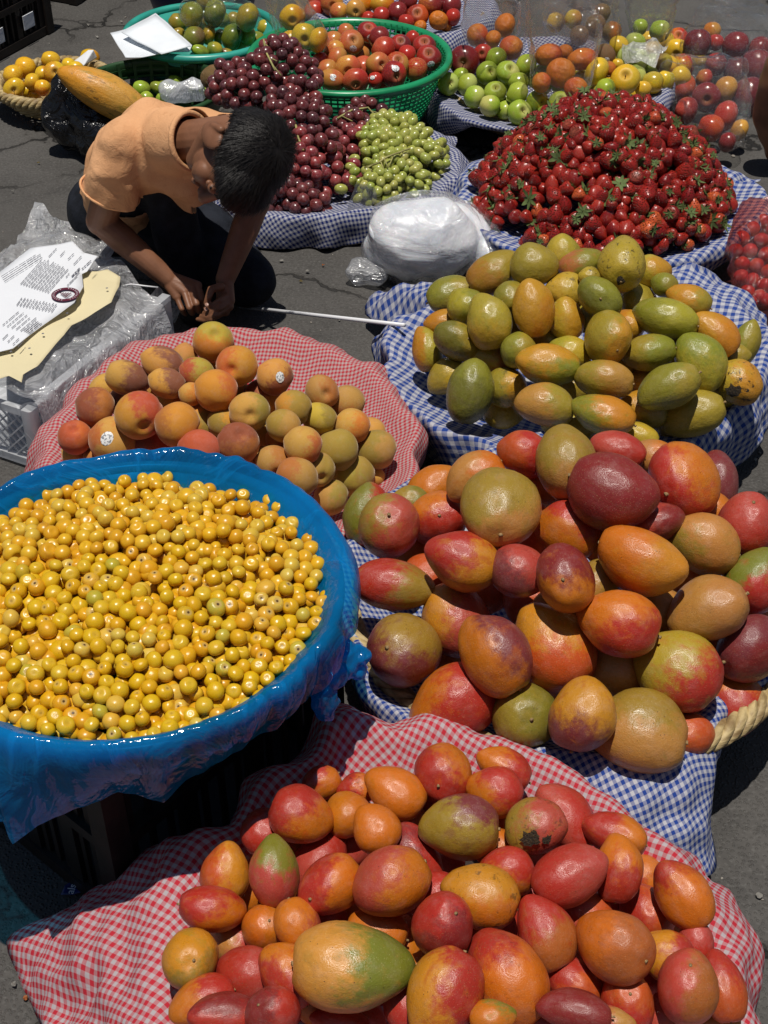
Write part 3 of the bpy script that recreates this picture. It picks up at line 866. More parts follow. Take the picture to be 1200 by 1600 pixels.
def peach_mesh(name, mat, seed):
    def fn(d):
        t = d[0]; a = math.atan2(d[2], d[1])
        s = 1.0
        g = math.exp(-(a / 0.16) ** 2) * 0.055 * (1 - t * t) ** 0.5 * (1.0 if t > -0.5 else 0.5)
        k = (1 + 0.035 * nz(d, 1.2, seed)) * (1 - g)
        x = t * 0.93
        x -= 0.22 * math.exp(-(math.acos(max(-1, min(1, t))) / 0.26) ** 2)
        if t < -0.96: x -= 0.05 * ((-t - 0.96) / 0.04)
        return (x * k, d[1] * k, d[2] * k)
    v, f = uvsphere(30, 26, fn)
    return mesh(name, v, f, mat)

def apple_mesh(name, mat, seed, tall=0.92):
    def fn(d):
        t = max(-1.0, min(1.0, d[0])); a = math.atan2(d[2], d[1]); ph = math.acos(t)
        w = 1.0 + 0.08 * t
        x = t * tall - 0.30 * math.exp(-(ph / 0.21) ** 2) + 0.20 * math.exp(-((math.pi - ph) / 0.28) ** 2)
        lob = 1 + (0.025 * math.cos(5 * a) * (1 if t < 0 else 0.4))
        k = 1 + 0.03 * nz(d, 1.2, seed)
        return (x * k, d[1] * w * lob * k, d[2] * w * lob * k)
    v, f = uvsphere(24, 30, fn)
    return mesh(name, v, f, mat)

def citrus_mesh(name, mat, seed):
    def fn(d):
        k = 1 + 0.03 * nz(d, 1.5, seed) + 0.012 * math.cos(9 * math.atan2(d[2], d[1])) * abs(d[0])
        x = d[0] * 0.90 - (0.06 * max(0, (d[0] - 0.8) / 0.2))
        return (x * k, d[1] * k, d[2] * k)
    v, f = uvsphere(22, 14, fn)
    return mesh(name, v, f, mat)

MESH = {
    'mango': [mango_mesh('mango', M_MANGO, i * 3.7, 0.05 + 0.06 * (i % 3), 0.05 + 0.04 * (i % 3), 0.88 + 0.025 * (i % 4), 0.04 + 0.035 * (i % 4)) for i in range(10)],
    'gmango': [mango_mesh('yellow_mango', M_GMANGO, 40 + i * 3.1, 0.08 + 0.07 * (i % 3), 0.07 + 0.04 * (i % 3), 0.90, 0.02 + 0.04 * (i % 3)) for i in range(8)],
    'peach': [peach_mesh('peach', M_PEACH, i * 2.9) for i in range(5)],
    'apple': [apple_mesh('apple', M_APPLE, i * 2.3, 0.88 + 0.04 * (i % 3)) for i in range(4)],
    'gapple': [apple_mesh('green_apple', M_GAPPLE, 20 + i * 2.3, 0.90) for i in range(3)],
    'citrus': [citrus_mesh('orange', M_CITRUS, i * 1.9) for i in range(3)],
}
def normalise(me, keep_z=True):
    n = len(me.vertices); co = np.empty(n * 3); me.vertices.foreach_get('co', co); co = co.reshape(-1, 3)
    lo, hi = co.min(0), co.max(0); ext = (hi - lo) / 2
    f = np.array([1, 1, min(1.0, max(0.9, ext[2] / ext[1]))])
    co = (co - (lo + hi) / 2) / ext * f
    me.vertices.foreach_set('co', co.ravel()); me.update()
for k_ in ('mango', 'gmango', 'peach'):
    for m_ in MESH[k_]: normalise(m_)
def stem_mesh(name, mat, x0, ln, r0, r1, bend):
    mb = MB()
    pts = [(x0 + ln * t, bend * t * t, bend * 0.5 * t) for t in (0, 0.35, 0.7, 1)]
    mb.tube(pts, [r0 * 1.5, r0, r1, r1 * 1.15], 7)
    return mb.mesh(name, mat)
STEM_M = [stem_mesh('stem', M_STEM, 0.93, 0.085, 0.058, 0.050, 0.01), stem_mesh('stem', M_STEM, 0.93, 0.13, 0.046, 0.048, 0.03), stem_mesh('stem', M_STEM, 0.93, 0.085, 0.058, 0.050, 0.01)]
STEM_A = stem_mesh('stem', M_STEM, 0.60, 0.42, 0.030, 0.028, 0.08)
def scar_disc(name, mat, r, k=1.012, rings=3, n=16, at_x=1.0):
    vs = [(at_x * k, 0, 0)]; fs = []
    for i in range(1, rings + 1):
        a = r * i / rings
        for j in range(n):
            b = 2 * math.pi * j / n
            vs.append((math.cos(a) * k * at_x, math.sin(a) * k * math.cos(b) * 0.8, math.sin(a) * k * math.sin(b)))
    for j in range(n): fs.append((0, 1 + j, 1 + (j + 1) % n))
    for i in range(rings - 1):
        for j in range(n):
            a = 1 + i * n + j; b = 1 + i * n + (j + 1) % n
            fs.append((a, a + n, b + n, b))
    return mesh(name, vs, fs, mat)
STICKER = scar_disc('sticker', M_STICK, 0.30, 1.03)

def blemish_mesh(seed, r):
    rng = random.Random(seed); n = 18; vs = [(1.012, 0, 0)]; fs = []
    rad = [r * rng.uniform(0.6, 1.15) for _ in range(n)]
    for i in (1, 2, 3):
        for j in range(n):
            a = rad[j] * i / 3; b = 2 * math.pi * j / n; k = 1.014 - 0.008 * (i / 3) ** 2
            vs.append((math.cos(a) * k, math.sin(a) * k * math.cos(b), math.sin(a) * k * math.sin(b)))
    for j in range(n): fs.append((0, 1 + j, 1 + (j + 1) % n))
    for i in range(2):
        for j in range(n):
            a = 1 + i * n + j; b = 1 + i * n + (j + 1) % n
            fs.append((a, a + n, b + n, b))
    return mesh('blemish', vs, fs, M_ROT)
t = NT('rotten_black_patch')
rn = t.noise(t.coord(), 14, 5, 0.7)
t.bs(Base_Color=t.mix(t.ramp(rn, 0.35, 0.65), (0.010, 0.008, 0.006), (0.075, 0.045, 0.015)), Roughness=0.7, Normal=t.bump(rn, 0.6, 0.05)); M_ROT = t.m
BLEM = [blemish_mesh(3, 0.34), blemish_mesh(8, 0.20)]

# ------------------------------------------------------------------ colours a fruit can have: word, linear colour
COLS = {
    'r': ('red', (0.42, 0.026, 0.016)), 'R': ('dark red', (0.20, 0.016, 0.018)), 'o': ('orange', (0.58, 0.165, 0.008)),
    'O': ('red-orange', (0.52, 0.085, 0.014)), 'y': ('yellow', (0.56, 0.36, 0.030)), 'g': ('green', (0.17, 0.20, 0.022)),
    'G': ('dark green', (0.055, 0.095, 0.016)), 't': ('tan', (0.48, 0.225, 0.050)), 'p': ('pink-red', (0.46, 0.060, 0.042)),
    'u': ('purple', (0.17, 0.030, 0.038)), 'k': ('olive', (0.30, 0.22, 0.025)), 'b': ('brown', (0.40, 0.12, 0.02)),
    'n': ('golden', (0.58, 0.245, 0.014)), 'l': ('lime green', (0.30, 0.40, 0.035)), 'm': ('maroon', (0.13, 0.014, 0.020)),
    'Y': ('bright yellow', (0.72, 0.46, 0.020)), 'w': ('pale green', (0.46, 0.50, 0.13)), 'c': ('orange-red striped', (0.50, 0.10, 0.04)),
    'd': ('dull brown', (0.16, 0.10, 0.045)), 'a': ('amber', (0.60, 0.30, 0.05)), 'e': ('yellow-green', (0.40, 0.33, 0.028)),
}

DEBUG = False
class Heap:
    def __init__(s, c, R, ze, zt, floor, sx=1.0):
        s.c, s.R, s.ze, s.zt, s.floor = c, R, ze, zt, floor
    def h(s, x, y):
        r = math.hypot(x - s.c[0], y - s.c[1]) / s.R
        return s.zt - (s.zt - s.ze) * min(r, 1.6) ** 2
    def hit(s, px, py):
        d = ray(px, py); t = 0.6; last = t
        while t < 8:
            p = EYE + d * t
            if p.z < s.h(p.x, p.y): break
            t += 0.01
        return t

def parse(txt):
    out = []
    for ln in txt.strip().splitlines():
        ln = ln.strip()
        if not ln: continue
        body, _, look = ln.partition('|')
        q = body.split()
        e = dict(x=float(q[0]), y=float(q[1]), a=float(q[2]) * 1.045, b=float(q[3]) * 1.045, ang=q[4], layer=int(q[5]), c1=q[6][0], c2=q[6][1] if len(q[6]) > 1 else q[6][0], c3=q[6][2] if len(q[6]) > 2 else None,
                 beta=float(q[7]) if len(q) > 7 else 90.0, thr=float(q[8]) if len(q) > 8 else 0.15, sp=float(q[9]) if len(q) > 9 else 0.0, look=look.strip() or None)
        out.append(e)
    return out

def solve(items, heap, iters=120):
    """each fruit keeps its line of sight; its distance is settled so that neighbours touch without sinking into each other"""
    n = len(items)
    D = np.array([[*ray(e['x'], e['y'])] for e in items])
    L = np.array([e['layer'] for e in items])
    px = np.array([(e['a'] + e['b']) / 2 * (0.93 if e['ang'][0] != 'e' else 1.0) for e in items])
    T0 = np.array([heap.hit(e['x'], e['y']) for e in items])
    T = T0 + L * 0.75 * px / FPX * T0
    E = np.array(EYE)
    for it in range(iters):
        r = px / FPX * T * 0.94
        P = E + D * T[:, None]
        dv = P[:, None, :] - P[None, :, :]
        dist = np.sqrt((dv ** 2).sum(2)) + 1e-9
        pen = r[:, None] + r[None, :] - dist
        np.fill_diagonal(pen, -1)
        ii, jj = np.nonzero(np.triu(pen > 1e-4))
        dT = np.zeros(n); cn = np.zeros(n) + 1e-6
        for i, j in zip(ii, jj):
            # i behind or in front?
            li, lj = L[i], L[j]
            if li == lj: back = i if T[i] > T[j] else j
            else: back = i if li > lj else j
            fr = j if back == i else i
            p = pen[i, j] * 0.6
            if li == lj:
                dT[back] += p * 0.6; dT[fr] -= p * 0.4
            else:
                dT[back] += p
        T = T + np.clip(dT, -0.01, 0.02)
        # stay above the basket's floor, and not in the air
        for i in range(n):
            zmin = heap.floor + r[i] * 0.8
            tm = (CAM_H - zmin) / (-D[i, 2])
            T[i] = min(T[i], tm)
            T[i] = max(T[i], T0[i] - 1.0 * r[i] - 0.01)
    return T

def basis_at(px, py):
    d = ray(px, py).normalized()
    r = (CR - d * CR.dot(d)).normalized()
    u = r.cross(d)                        # image up
    return d, r, u

def place(kind, e, T, rng, long=1.18):
    """rotation, scale, position of one fruit; returns (matrix, local->world rotation)"""
    d, r, u = basis_at(e['x'], e['y'])
    pos = atd(e['x'], e['y'], T)
    m = T / FPX
    ang = e['ang']
    round_ = kind in ('peach', 'apple', 'gapple', 'citrus')
    if ang[0] == 'e':
        dx, dy = [float(k) for k in ang[1:].split(',')]
        X = (r * dx - u * dy - d * math.sqrt(max(0.02, 1 - dx * dx - dy * dy))).normalized()
        sc = (e['b'] * m * (1.0 if round_ else long), e['a'] * m, e['b'] * m)
    else:
        a = R_(float(ang))
        X = (r * math.cos(a) - u * math.sin(a))
        X = (X - d * rng.uniform(-0.12, 0.12)).normalized()
        sc = (e['a'] * m, e['b'] * m, e['b'] * m)
    Z = (-d - X * (-d).dot(X))
    if Z.length < 0.25: Z = u - X * u.dot(X)
    Z.normalize(); Y = Z.cross(X)
    Rm = Matrix((X, Y, Z)).transposed()
    if kind in ('mango', 'gmango') or round_:
        Rm = Rm @ Matrix.Rotation(rng.uniform(0, 6.28) if ang[0] == 'e' or round_ else rng.choice((-1, 1)) * rng.uniform(0.2, 1.9), 3, 'X')
    return pos, Rm, sc, (d, r, u)

def put_fruit(name, kind, e, T, rng, stem=None, group=None, cat=None, long=1.18):
    pos, Rm, sc, (d, r, u) = place(kind, e, T, rng, long)
    o = bpy.data.objects.new(name, rng.choice(MESH[kind]))
    COL.objects.link(o)
    o.matrix_world = Matrix.Translation(pos) @ Rm.to_4x4() @ Matrix.Diagonal((*sc, 1))
    c1, c2 = COLS[e['c1']][1], COLS[e['c2']][1]
    c3 = COLS[e['c3']][1] if e['c3'] else tuple(0.5 * (p + q) * rng.uniform(0.85, 1.1) for p, q in zip(c1, c2))
    tone = {'gmango': ((0.30, 0.23, 0.022), 0.38, 0.95), 'peach': ((0.42, 0.25, 0.085), 0.26, 0.98), 'mango': ((0.40, 0.06, 0.012), 0.10, 0.88), 'apple': ((0.35, 0.06, 0.02), 0.06, 0.95)}.get(kind)
    if kind == 'apple' and e['c1'] in 'Yyanlwe': tone = None
    if tone: c1, c2, c3 = [tuple((x * (1 - tone[1]) + y * tone[1]) * tone[2] for x, y in zip(c, tone[0])) for c in (c1, c2, c3)]
    j = lambda c: [max(0.0, min(1.0, x * rng.uniform(0.93, 1.07))) for x in c]
    o['c1'], o['c2'], o['c3'] = j(c1), j(c2), j(c3)
    b = R_(e['beta'])
    wd = (r * math.cos(b) - u * math.sin(b) - d * 0.15).normalized()
    lv = Rm.transposed() @ wd
    o['bd'] = [lv.x, lv.y, lv.z]
    o['thr'] = e['thr']; o['sp'] = e['sp']
    if stem is not None:
        s = bpy.data.objects.new('stem', stem); COL.objects.link(s); s.parent = o
    if e.get('sticker'):
        dx, dy = e['sticker']
        w = (r * dx - u * dy - d * math.sqrt(max(0.05, 1 - dx * dx - dy * dy))).normalized()
        l = (Rm.transposed() @ w).normalized()
        s = bpy.data.objects.new('sticker', STICKER); COL.objects.link(s); s.parent = o
        s.rotation_mode = 'QUATERNION'; s.rotation_quaternion = Vector(l).to_track_quat('X', 'Z')
        tag(s, 'white sticker with small dark print')
    lk = e.get('look') or ''
    if 'black blotch' in lk or 'sooty' in lk or 'scabby' in lk:
        for (dx, dy), bm_ in (((-0.12, 0.42), BLEM[0]), ((0.42, 0.48), BLEM[1])):
            w = (r * dx - u * dy - d * math.sqrt(1 - dx * dx - dy * dy)).normalized()
            l = Rm.transposed() @ w
            l = Vector((l.x / sc[0], l.y / sc[1], l.z / sc[2])).normalized() if False else l
            b_ = bpy.data.objects.new('blemish', bm_); COL.objects.link(b_); b_.parent = o
            b_.rotation_mode = 'QUATERNION'; b_.rotation_quaternion = l.to_track_quat('X', 'Z'); b_.scale = (1.0, 1, 1)
            b_['label'] = 'black rotten patch'
    if group: o['group'] = group
    if cat: o['category'] = cat
    return o

def look_of(e, noun):
    if e['look']: return e['look']
    a, b = COLS[e['c1']][0], COLS[e['c2']][0]
    if a == b: return f'{a} {noun}'
    return f'{a} {noun} blushing {b}'

USED = {}
def name_them(objs, items, noun, where, size=True):
    """labels that single each fruit out: its look, else the look plus what it lies beside"""
    looks = [look_of(e, noun) for e in items]
    avg = sum(math.sqrt(e['a'] * e['b']) for e in items) / len(items)
    for i, e in enumerate(items):
        q = math.sqrt(e['a'] * e['b']) / avg
        if e['look'] is None and size:
            if q > 1.22: looks[i] = 'large ' + looks[i]
            elif q < 0.76: looks[i] = 'small ' + looks[i]
        if e['look'] is None and e['layer'] > 0 and sum(1 for l in looks if l == looks[i]) > 1: looks[i] = 'half-hidden ' + looks[i]
    cnt = {}
    for l in looks: cnt[l] = cnt.get(l, 0) + 1
    uniq = [i for i, l in enumerate(looks) if cnt[l] == 1]
    final = {}
    def rel(i, k):
        a, b = items[i], items[k]
        dx, dy = a['x'] - b['x'], a['y'] - b['y']
        if abs(dx) > abs(dy): return 'right of' if dx > 0 else 'left of'
        return 'below' if dy > 0 else 'above'
    for i, e in enumerate(items):
        lab = f'{looks[i]} in the {where}'
        if cnt[looks[i]] > 1 or lab in final:
            near = sorted((k for k in uniq if k != i), key=lambda k: math.hypot(items[k]['x'] - e['x'], items[k]['y'] - e['y']))
            lab = None
            for k in near[:14]:
                t = f'{looks[i]}, {rel(i, k)} the {looks[k]}, {where}'
                if len(t.replace('-', ' ').split()) <= 16 and t not in final:
                    lab = t; break
            if lab is None:
                same = sorted((k for k in range(len(items)) if looks[k] == looks[i]), key=lambda k: items[k]['x'])
                nth = ['leftmost', 'second', 'third', 'fourth', 'fifth', 'sixth', 'seventh', 'eighth', 'ninth', 'tenth', 'eleventh', 'twelfth', 'thirteenth', 'fourteenth'][min(13, same.index(i))]
                lab = f'{looks[i]}, {nth} from left, {where}'
        final[lab] = 1
        objs[i]['label'] = lab

def fill_gaps(items, T, poly, heap, size, code, rng, step=9, maxn=40):
    """more fruit lower in the heap wherever one could look between the others"""
    new = []
    def inside(x, y):
        c = False; n = len(poly)
        for i in range(n):
            x1, y1 = poly[i]; x2, y2 = poly[i - 1]
            if (y1 > y) != (y2 > y) and x < (x2 - x1) * (y - y1) / (y2 - y1) + x1: c = not c
        return c
    cov = [(e['x'], e['y'], e['a'] * 0.97, e['b'] * 0.97, R_(float(e['ang'])) if e['ang'][0] != 'e' else 0.0) for e in items]
    def covered(x, y):
        for cx, cy, a, b, g in cov:
            dx, dy = x - cx, y - cy
            u = (dx * math.cos(g) + dy * math.sin(g)) / a; v = (-dx * math.sin(g) + dy * math.cos(g)) / b
            if u * u + v * v < 1: return True
        return False
    ys = [p[1] for p in poly]; xs = [p[0] for p in poly]
    y = min(ys)
    while y < max(ys):
        x = min(xs)
        while x < max(xs):
            if len(new) < maxn and inside(x, y) and not covered(x, y):
                s = size * rng.uniform(0.9, 1.05)
                cx, cy = x + rng.uniform(-0.3, 0.3) * s, y + rng.uniform(-0.1, 0.4) * s
                cc = rng.choice(code)
                e = dict(x=cx, y=cy, a=s, b=s * 0.85, ang=str(rng.uniform(0, 360)), layer=2, c1=cc[0], c2=cc[1], c3=None, beta=rng.uniform(0, 360), thr=0.1, sp=0.0, look=None, fill=True)
                new.append(e); cov.append((cx, cy, s, s * 0.85, 0.0))
            x += step
        y += step
    return new

def heap_of(name, kind, txt, heap, noun, where, group, cat, seed, poly=None, fsize=40, fcode=('oo',), stem=None, stems_if=None, long=1.18, iters=120):
    rng = random.Random(seed)
    items = parse(txt)
    nf = 0
    if poly:
        extra = fill_gaps(items, None, poly, heap, fsize, fcode, rng)
        nf = len(extra); items += extra
    T = solve(items, heap, iters)
    if DEBUG:
        for e, t_ in zip(items, T): print('D', name, e['x'], e['y'], e['a'], e['layer'], round(float(t_), 3), round(float(EYE.z + ray(e['x'], e['y']).z * t_), 3))
    objs = []
    for i, e in enumerate(items):
        if e['look'] and 'sticker' in e['look']: e['sticker'] = e.get('sticker') or (rng.uniform(-0.35, 0.35), rng.uniform(-0.3, 0.3))
        if e.get('sticker') and e['ang'][0] == 'e': e['sticker'] = (0.15, 0.42 if float(e['ang'][1:].split(',')[1]) <= 0 else -0.42)
        st = None
        if stem is not None and not e.get('fill'):
            st = rng.choice(stem) if isinstance(stem, list) else stem
        objs.append(put_fruit(name, kind, e, T[i], rng, st, group, cat, long))
    n = len(items) - nf
    if nf:
        for e in items[n:]:
            a, b = COLS[e['c1']][0], COLS[e['c2']][0]
            e['look'] = f'deep-set {a} {noun}' if a == b else f'deep-set {a}-and-{b} {noun}'
    name_them(objs, items, noun, where)
    return objs, items, T

FRONT = '''
500 1225 32 27 330 1 or 200
472 1275 49 45 205 0 or 235 0.05|orange mango with red cap and dry stalk
415 1300 36 40 90 1 rr 90
541 1272 35 38 70 1 oo 0
556 1232 29 25 0 1 ro 0 .3 .6|red mango with black flecks
616 1236 50 39 35 0 oo 0 .9|smooth plain orange mango
587 1293 39 37 60 0 oo 90 .5
695 1208 47 43 e-0.2,0.35 0 ro 315 .45|round red mango, brown stem scar facing up
786 1200 44 33 30 1 or 20
771 1236 44 39 20 0 or 330 .0
717 1290 61 50 5 0 ku 300 .45|olive green mango with purplish shoulder
835 1290 47 43 335 0 pk 180 .25 .5|pink-red mango with a scabby brown patch
885 1276 58 42 55 1 pr 0
960 1303 50 36 20 1 ro 20 .1
968 1357 51 37 100 0 or 100 .0
892 1366 61 49 155 0 pr 190 .1|big pink-red mango with smooth dusty skin
793 1360 42 39 20 1 or 290 .0
610 1378 61 57 330 0 po 20 .15|plump pink mango turning orange, dark smudge
650 1342 57 38 235 1 Rr 0
749 1399 60 53 20 0 no 90 .3 .6|golden mango sprinkled with brown specks
690 1447 48 51 e0.35,-0.3 0 rR 60|glossy red mango, green stem scar on top
852 1455 58 45 70 0 rb 60 .1|red-brown mango with a scraped edge
956 1477 56 55 e0.75,0.35 0 bo 200 .3|round brownish orange mango
1065 1396 56 43 55 0 or 235 .4|long orange mango with red tip
1008 1424 46 45 60 1 rO 0
1040 1492 43 40 30 1 nr 20 .15
1087 1474 33 29 270 1 pr 90|small pink mango, knobby stalk upward
1075 1548 52 50 e0.1,-0.6 0 bp 200 .1|brownish pink mango with wrinkled highlight
1128 1540 54 36 80 1 Or 270
980 1570 46 43 e0.1,-0.3 1 rO 290
895 1535 46 39 40 1 rO 60
897 1578 57 34 10 0 RR 0|dark red mango lying flat
957 1600 36 26 190 0 pt 0|small peach-coloured mango with green scar
912 1426 46 40 30 2 pO 0
793 1525 76 62 60 0 or 235 .35 .25|large orange mango with red shoulder, fine specks
690 1556 73 57 300 0 nr 350 .1|large orange mango, red along one side
554 1511 93 71 183 0 ag 0 .1|biggest mango, peach to green, pointed end
590 1452 46 35 20 1 oo 0
465 1446 42 38 250 0 op 20 .6
415 1452 36 41 e0.1,-0.25 1 oo 0|orange mango, dark round scar facing up
428 1360 54 41 85 0 pg 285 .2|pink mango with green top, cut stalk below
352 1362 46 38 95 0 nO 180 .3
334 1421 52 38 188 0 ro 40 .25|red mango with orange cheek, sharply pointed
297 1498 46 46 e0.1,0.05 0 nk 60 .35|round amber-orange mango, greenish middle
503 1344 50 41 120 1 pr 320
520 1381 51 47 e-0.6,0.4 0 ro 0 .1|red mango half orange, round pale ring mark
385 1525 49 47 e0.7,0.1 0 pr 180
452 1522 53 44 60 0 ro 280 .3
315 1566 52 39 340 0 or 350 .0
350 1586 56 37 0 0 rR 270
430 1586 43 39 e-0.55,-0.3 0 rR 180
530 1598 46 26 10 1 rr 0
366 1470 40 40 30 2 tp 0
770 1592 36 28 180 0 og 300 .7
690 1348 36 32 10 2 op 0
'''
BIG = '''
686 700 45 46 110 1 ug 100 .55|bloomy purple mango with green lower side
776 675 56 43 340 0 or 350 .35|clean orange mango, red at its far end
817 708 41 38 20 1 Or 0
885 722 58 51 80 0 kt 100 .25|yellowish green mango high on the pile
965 703 43 32 20 1 pr 0
957 772 68 59 205 0 RR 0|big dark red mango with dimpled top
1070 749 62 53 e-0.4,0.35 0 ro 330 .25|big red mango, knobby stem facing front
1119 752 48 36 90 1 Ru 0
1020 716 36 31 20 1 to 0
782 791 61 60 e0.0,0.6 0 tk 250 .0 .15|broad dusty olive-tan mango with black dots
740 745 48 36 330 1 to 0
684 811 46 45 e0.05,-0.1 1 ro 230 .4|apple-like red mango, dark sunken stem
608 825 49 50 e0.0,-0.3 0 pk 200 .45|pinkish red round mango near the blue film
576 804 49 41 100 1 rg 200 .15
885 827 50 46 20 1 or 300 .3
1022 816 31 46 70 1 pR 0
1098 848 57 48 20 1 tk 160 .35|tan mango with green edge under the red one
1165 827 49 48 e0.2,-0.7 0 pr 90|rosy red mango, stub stalk standing up
720 875 58 46 20 0 rn 30 .35|red mango with golden lower side
814 892 46 43 190 0 pu 150 .2|pink mango with violet bloom
883 903 54 47 e-0.05,0.05 0 Ro 90 .2|dark red mango, orange nose facing front
1003 878 70 52 205 0 no 200 .0|long golden mango reddening to one end
618 915 63 42 190 0 rk 10 .2|red mango fading to olive, beside film knot
711 968 58 56 60 1 pn 200 .35|salmon orange mango tucked behind a violet one
632 1016 56 60 e-0.35,-0.05 0 uk 300 .2|purple and green mango, star-shaped stem pit
707 1100 71 58 330 0 ro 190 .45|heavy red mango with long stalk by the hem
772 1020 67 56 55 0 ou 320 .3|orange mango rimmed with violet
862 1010 72 61 55 1 nO 80 .1|yellow-orange mango with green stem button
966 972 63 53 20 0 or 60 .25|glowing orange mango with red underside
1104 951 62 52 340 0 tt 0|peach-tan mango with faint creases
1059 1045 68 62 40 0 er 50 .2|yellow-green mango with one red cheek
817 1118 50 52 e0.2,0.1 1 kg 0 .2
912 1116 57 51 110 0 nu 110 .35|orange mango with dusky violet base
998 1141 73 64 15 0 tk 280 .35|very big pale tan mango, greenish crown
1143 1092 54 48 50 1 ro 270 .35
1175 1011 51 48 e-0.7,0.4 0 uR 60|dull purple mango with white bloom
1183 905 52 49 120 0 gr 60 .1|green mango with red lower cheek
1074 1146 32 45 90 1 oO 0
960 1048 50 46 20 2 tt 0
1030 956 42 38 20 2 tt 0
1150 888 26 22 20 2 ee 0
643 783 30 24 20 2 kg 0
'''
YEL = '''
773 425 43.5 31.8 150 0 kb 140 .15|brown-blushed mango leaning out at the back
835 413 32.9 37.1 90 0 kk 0
880 400 32.9 29.7 90 1 ye 0
707 459 39.2 31.8 160 1 gk 0
727 477 28.6 32.9 60 0 eg 0
765 501 43.5 36.0 80 0 ey 90 .3|wide yellow-green mango standing on end
834 481 44.5 32.9 85 0 no 20 .4|tall amber mango standing upright
883 452 29.7 29.7 20 1 yy 0 .1 .7
799 464 24.4 27.6 e-.4,.2 1 gk 0
884 497 32.9 29.7 80 1 yn 0
691 504 28.6 21.2 350 1 on 0
667 544 35.0 24.4 80 1 eo 180 .2
712 533 37.1 29.7 e.55,-.1 0 Gk 350 .35|dark green mango, stem pit facing sideways
768 560 40.3 25.4 20 1 ep 10 .25
810 547 28.6 30.7 100 1 gk 0
855 569 48.8 35.0 10 0 ng 60 .25|amber mango with a green underside
888 552 35.0 29.7 20 1 ey 0
697 588 32.9 28.6 330 1 ky 0
736 611 49.8 39.2 105 0 Gg 300 .45|grey-green mango resting on the cloth
791 604 30.7 32.9 60 1 kn 0 .1 .6
851 631 45.6 32.9 12 0 tk 0 .3|plain tan mango low in the middle
971 413 40.3 39.2 e.0,.55 0 ye 300 .25 .85|topmost yellow mango with a black blotch
1019 424 25.4 30.7 90 1 yn 0
908 413 35.0 25.4 160 1 gp 190 .35
921 432 17.0 15.9 20 1 yk 0 .1 .8
937 465 38.2 30.7 e.05,.05 0 Gg 300 .4|small dark green mango, nose facing front
1038 445 21.2 20.1 20 1 gg 0
1075 469 36.0 26.5 20 0 nk 20 .35
997 477 30.7 40.3 150 1 ek 0
1039 497 50.9 32.9 14 0 eg 200 .2|long yellow-green mango across the top
1117 520 41.3 32.9 45 0 no 20 .2|orange mango with dark stem end
1165 536 37.1 24.4 110 1 gk 0
948 528 42.4 38.2 e.35,.4 0 kn 20 .3|blocky yellow mango with orange crease
979 508 27.6 26.5 20 1 on 0
1013 551 41.3 30.7 350 0 kg 0
1096 565 48.8 37.1 68 0 eg 270 .3|bent yellow-green mango beside the orange one
1152 595 39.2 36.0 30 0 yn 0 .1 .95|yellow mango with a sooty black patch
943 592 45.6 30.7 10 0 kt 0 .1|dull olive mango with pointed end
1044 605 49.8 37.1 335 0 gk 0 .45|glossy green mango above the front rim
1008 597 25.4 23.3 20 1 nn 0
941 648 49.8 33.9 18 0 go 350 .1|green mango with orange end and stem
1081 647 49.8 35.0 340 0 ek 0
1005 637 38.2 30.7 20 1 nk 0
997 681 30.7 23.3 20 1 yy 0
888 667 40.3 25.4 10 1 ee 0
890 606 31.8 29.7 20 2 kk 0
1060 668 38.2 29.7 20 2 kk 0
'''
PEACH = '''
333 535 31 30 e.1,-.4 0 oe 280 .35|topmost peach with yellow-green crown
371 571 31 31 e-.3,.2 0 nO 190 .35|golden peach under the topmost one
428 588 27 28 30 0 aR 50 .35|orange peach with white sticker
252 567 33 25 20 0 au 330 .35|orange peach with purple crest
306 582 26 24 20 1 er 190 .2
336 609 32 32 20 0 nO 340 .55|large golden peach in the middle
259 598 28 23 20 0 au 340 .2
201 591 34 26 200 0 ua 200 .3|purple peach split by a yellow cleft
201 628 31 30 20 1 uO 0 .3
217 648 37 36 e.2,.5 0 nr 330 .15|big yellow peach streaked with red
147 636 29 31 20 0 Rb 0 .2|dusky brown-red peach against the cloth
118 685 26 26 e-.1,-.5 0 rO 0 .2|brick red peach on the outer edge
176 688 37 36 20 0 aO 190 .55|biggest peach, pale orange with edge sticker
120 711 24 22 20 1 aO 0
275 663 33 34 20 0 nb 180 .45|deep golden peach beside the streaked one
270 627 25 24 20 1 ao 0
297 616 18 18 20 1 ao 0
313 660 29 29 20 1 nk 0
390 643 31 30 e.05,.2 0 ak 0 .4|pale wrinkled peach with open dimple
408 620 28 27 20 1 Ra 60 .3
372 694 32 31 e.1,-.5 0 bR 250 .1|dark red-brown peach with scar
310 703 32 31 20 0 rp 0|red peach just touching the blue film
234 696 31 22 20 1 Rr 0
349 660 25 25 20 1 kn 0
369 719 24 22 20 1 ta 0
457 636 27 27 20 0 kn 180 .3
502 612 27 25 e.3,.1 0 tb 0 .3|brownish peach at back, dimple showing
541 629 27 26 20 0 tb 90 .35|tan peach furthest along the back row
497 652 27 23 20 0 yk 0 .4|clear yellow peach with two marks
549 665 27 26 20 0 ao 20 .2
577 675 24 23 20 1 ta 0
587 702 30 30 20 0 kt 0 .3
441 665 26 25 20 0 kt 0
500 668 22 18 20 1 tk 0
512 681 22 20 20 1 tb 0
472 695 29 29 20 0 aO 20 .5
440 687 25 24 20 1 tp 90 .3
529 704 31 31 250 0 kk 0
552 744 31 32 280 0 ek 0|roundest greenish peach by the mangoes
495 733 27 27 e.3,.5 0 tk 0 .3|tan peach with deep dark dimple
465 747 32 31 200 0 tb 200 .3
516 777 25 28 20 1 tk 0
429 722 30 26 e.2,.6 0 tb 0 .1
408 719 23 22 20 1 tk 0
586 745 14 14 20 2 aa 0
'''
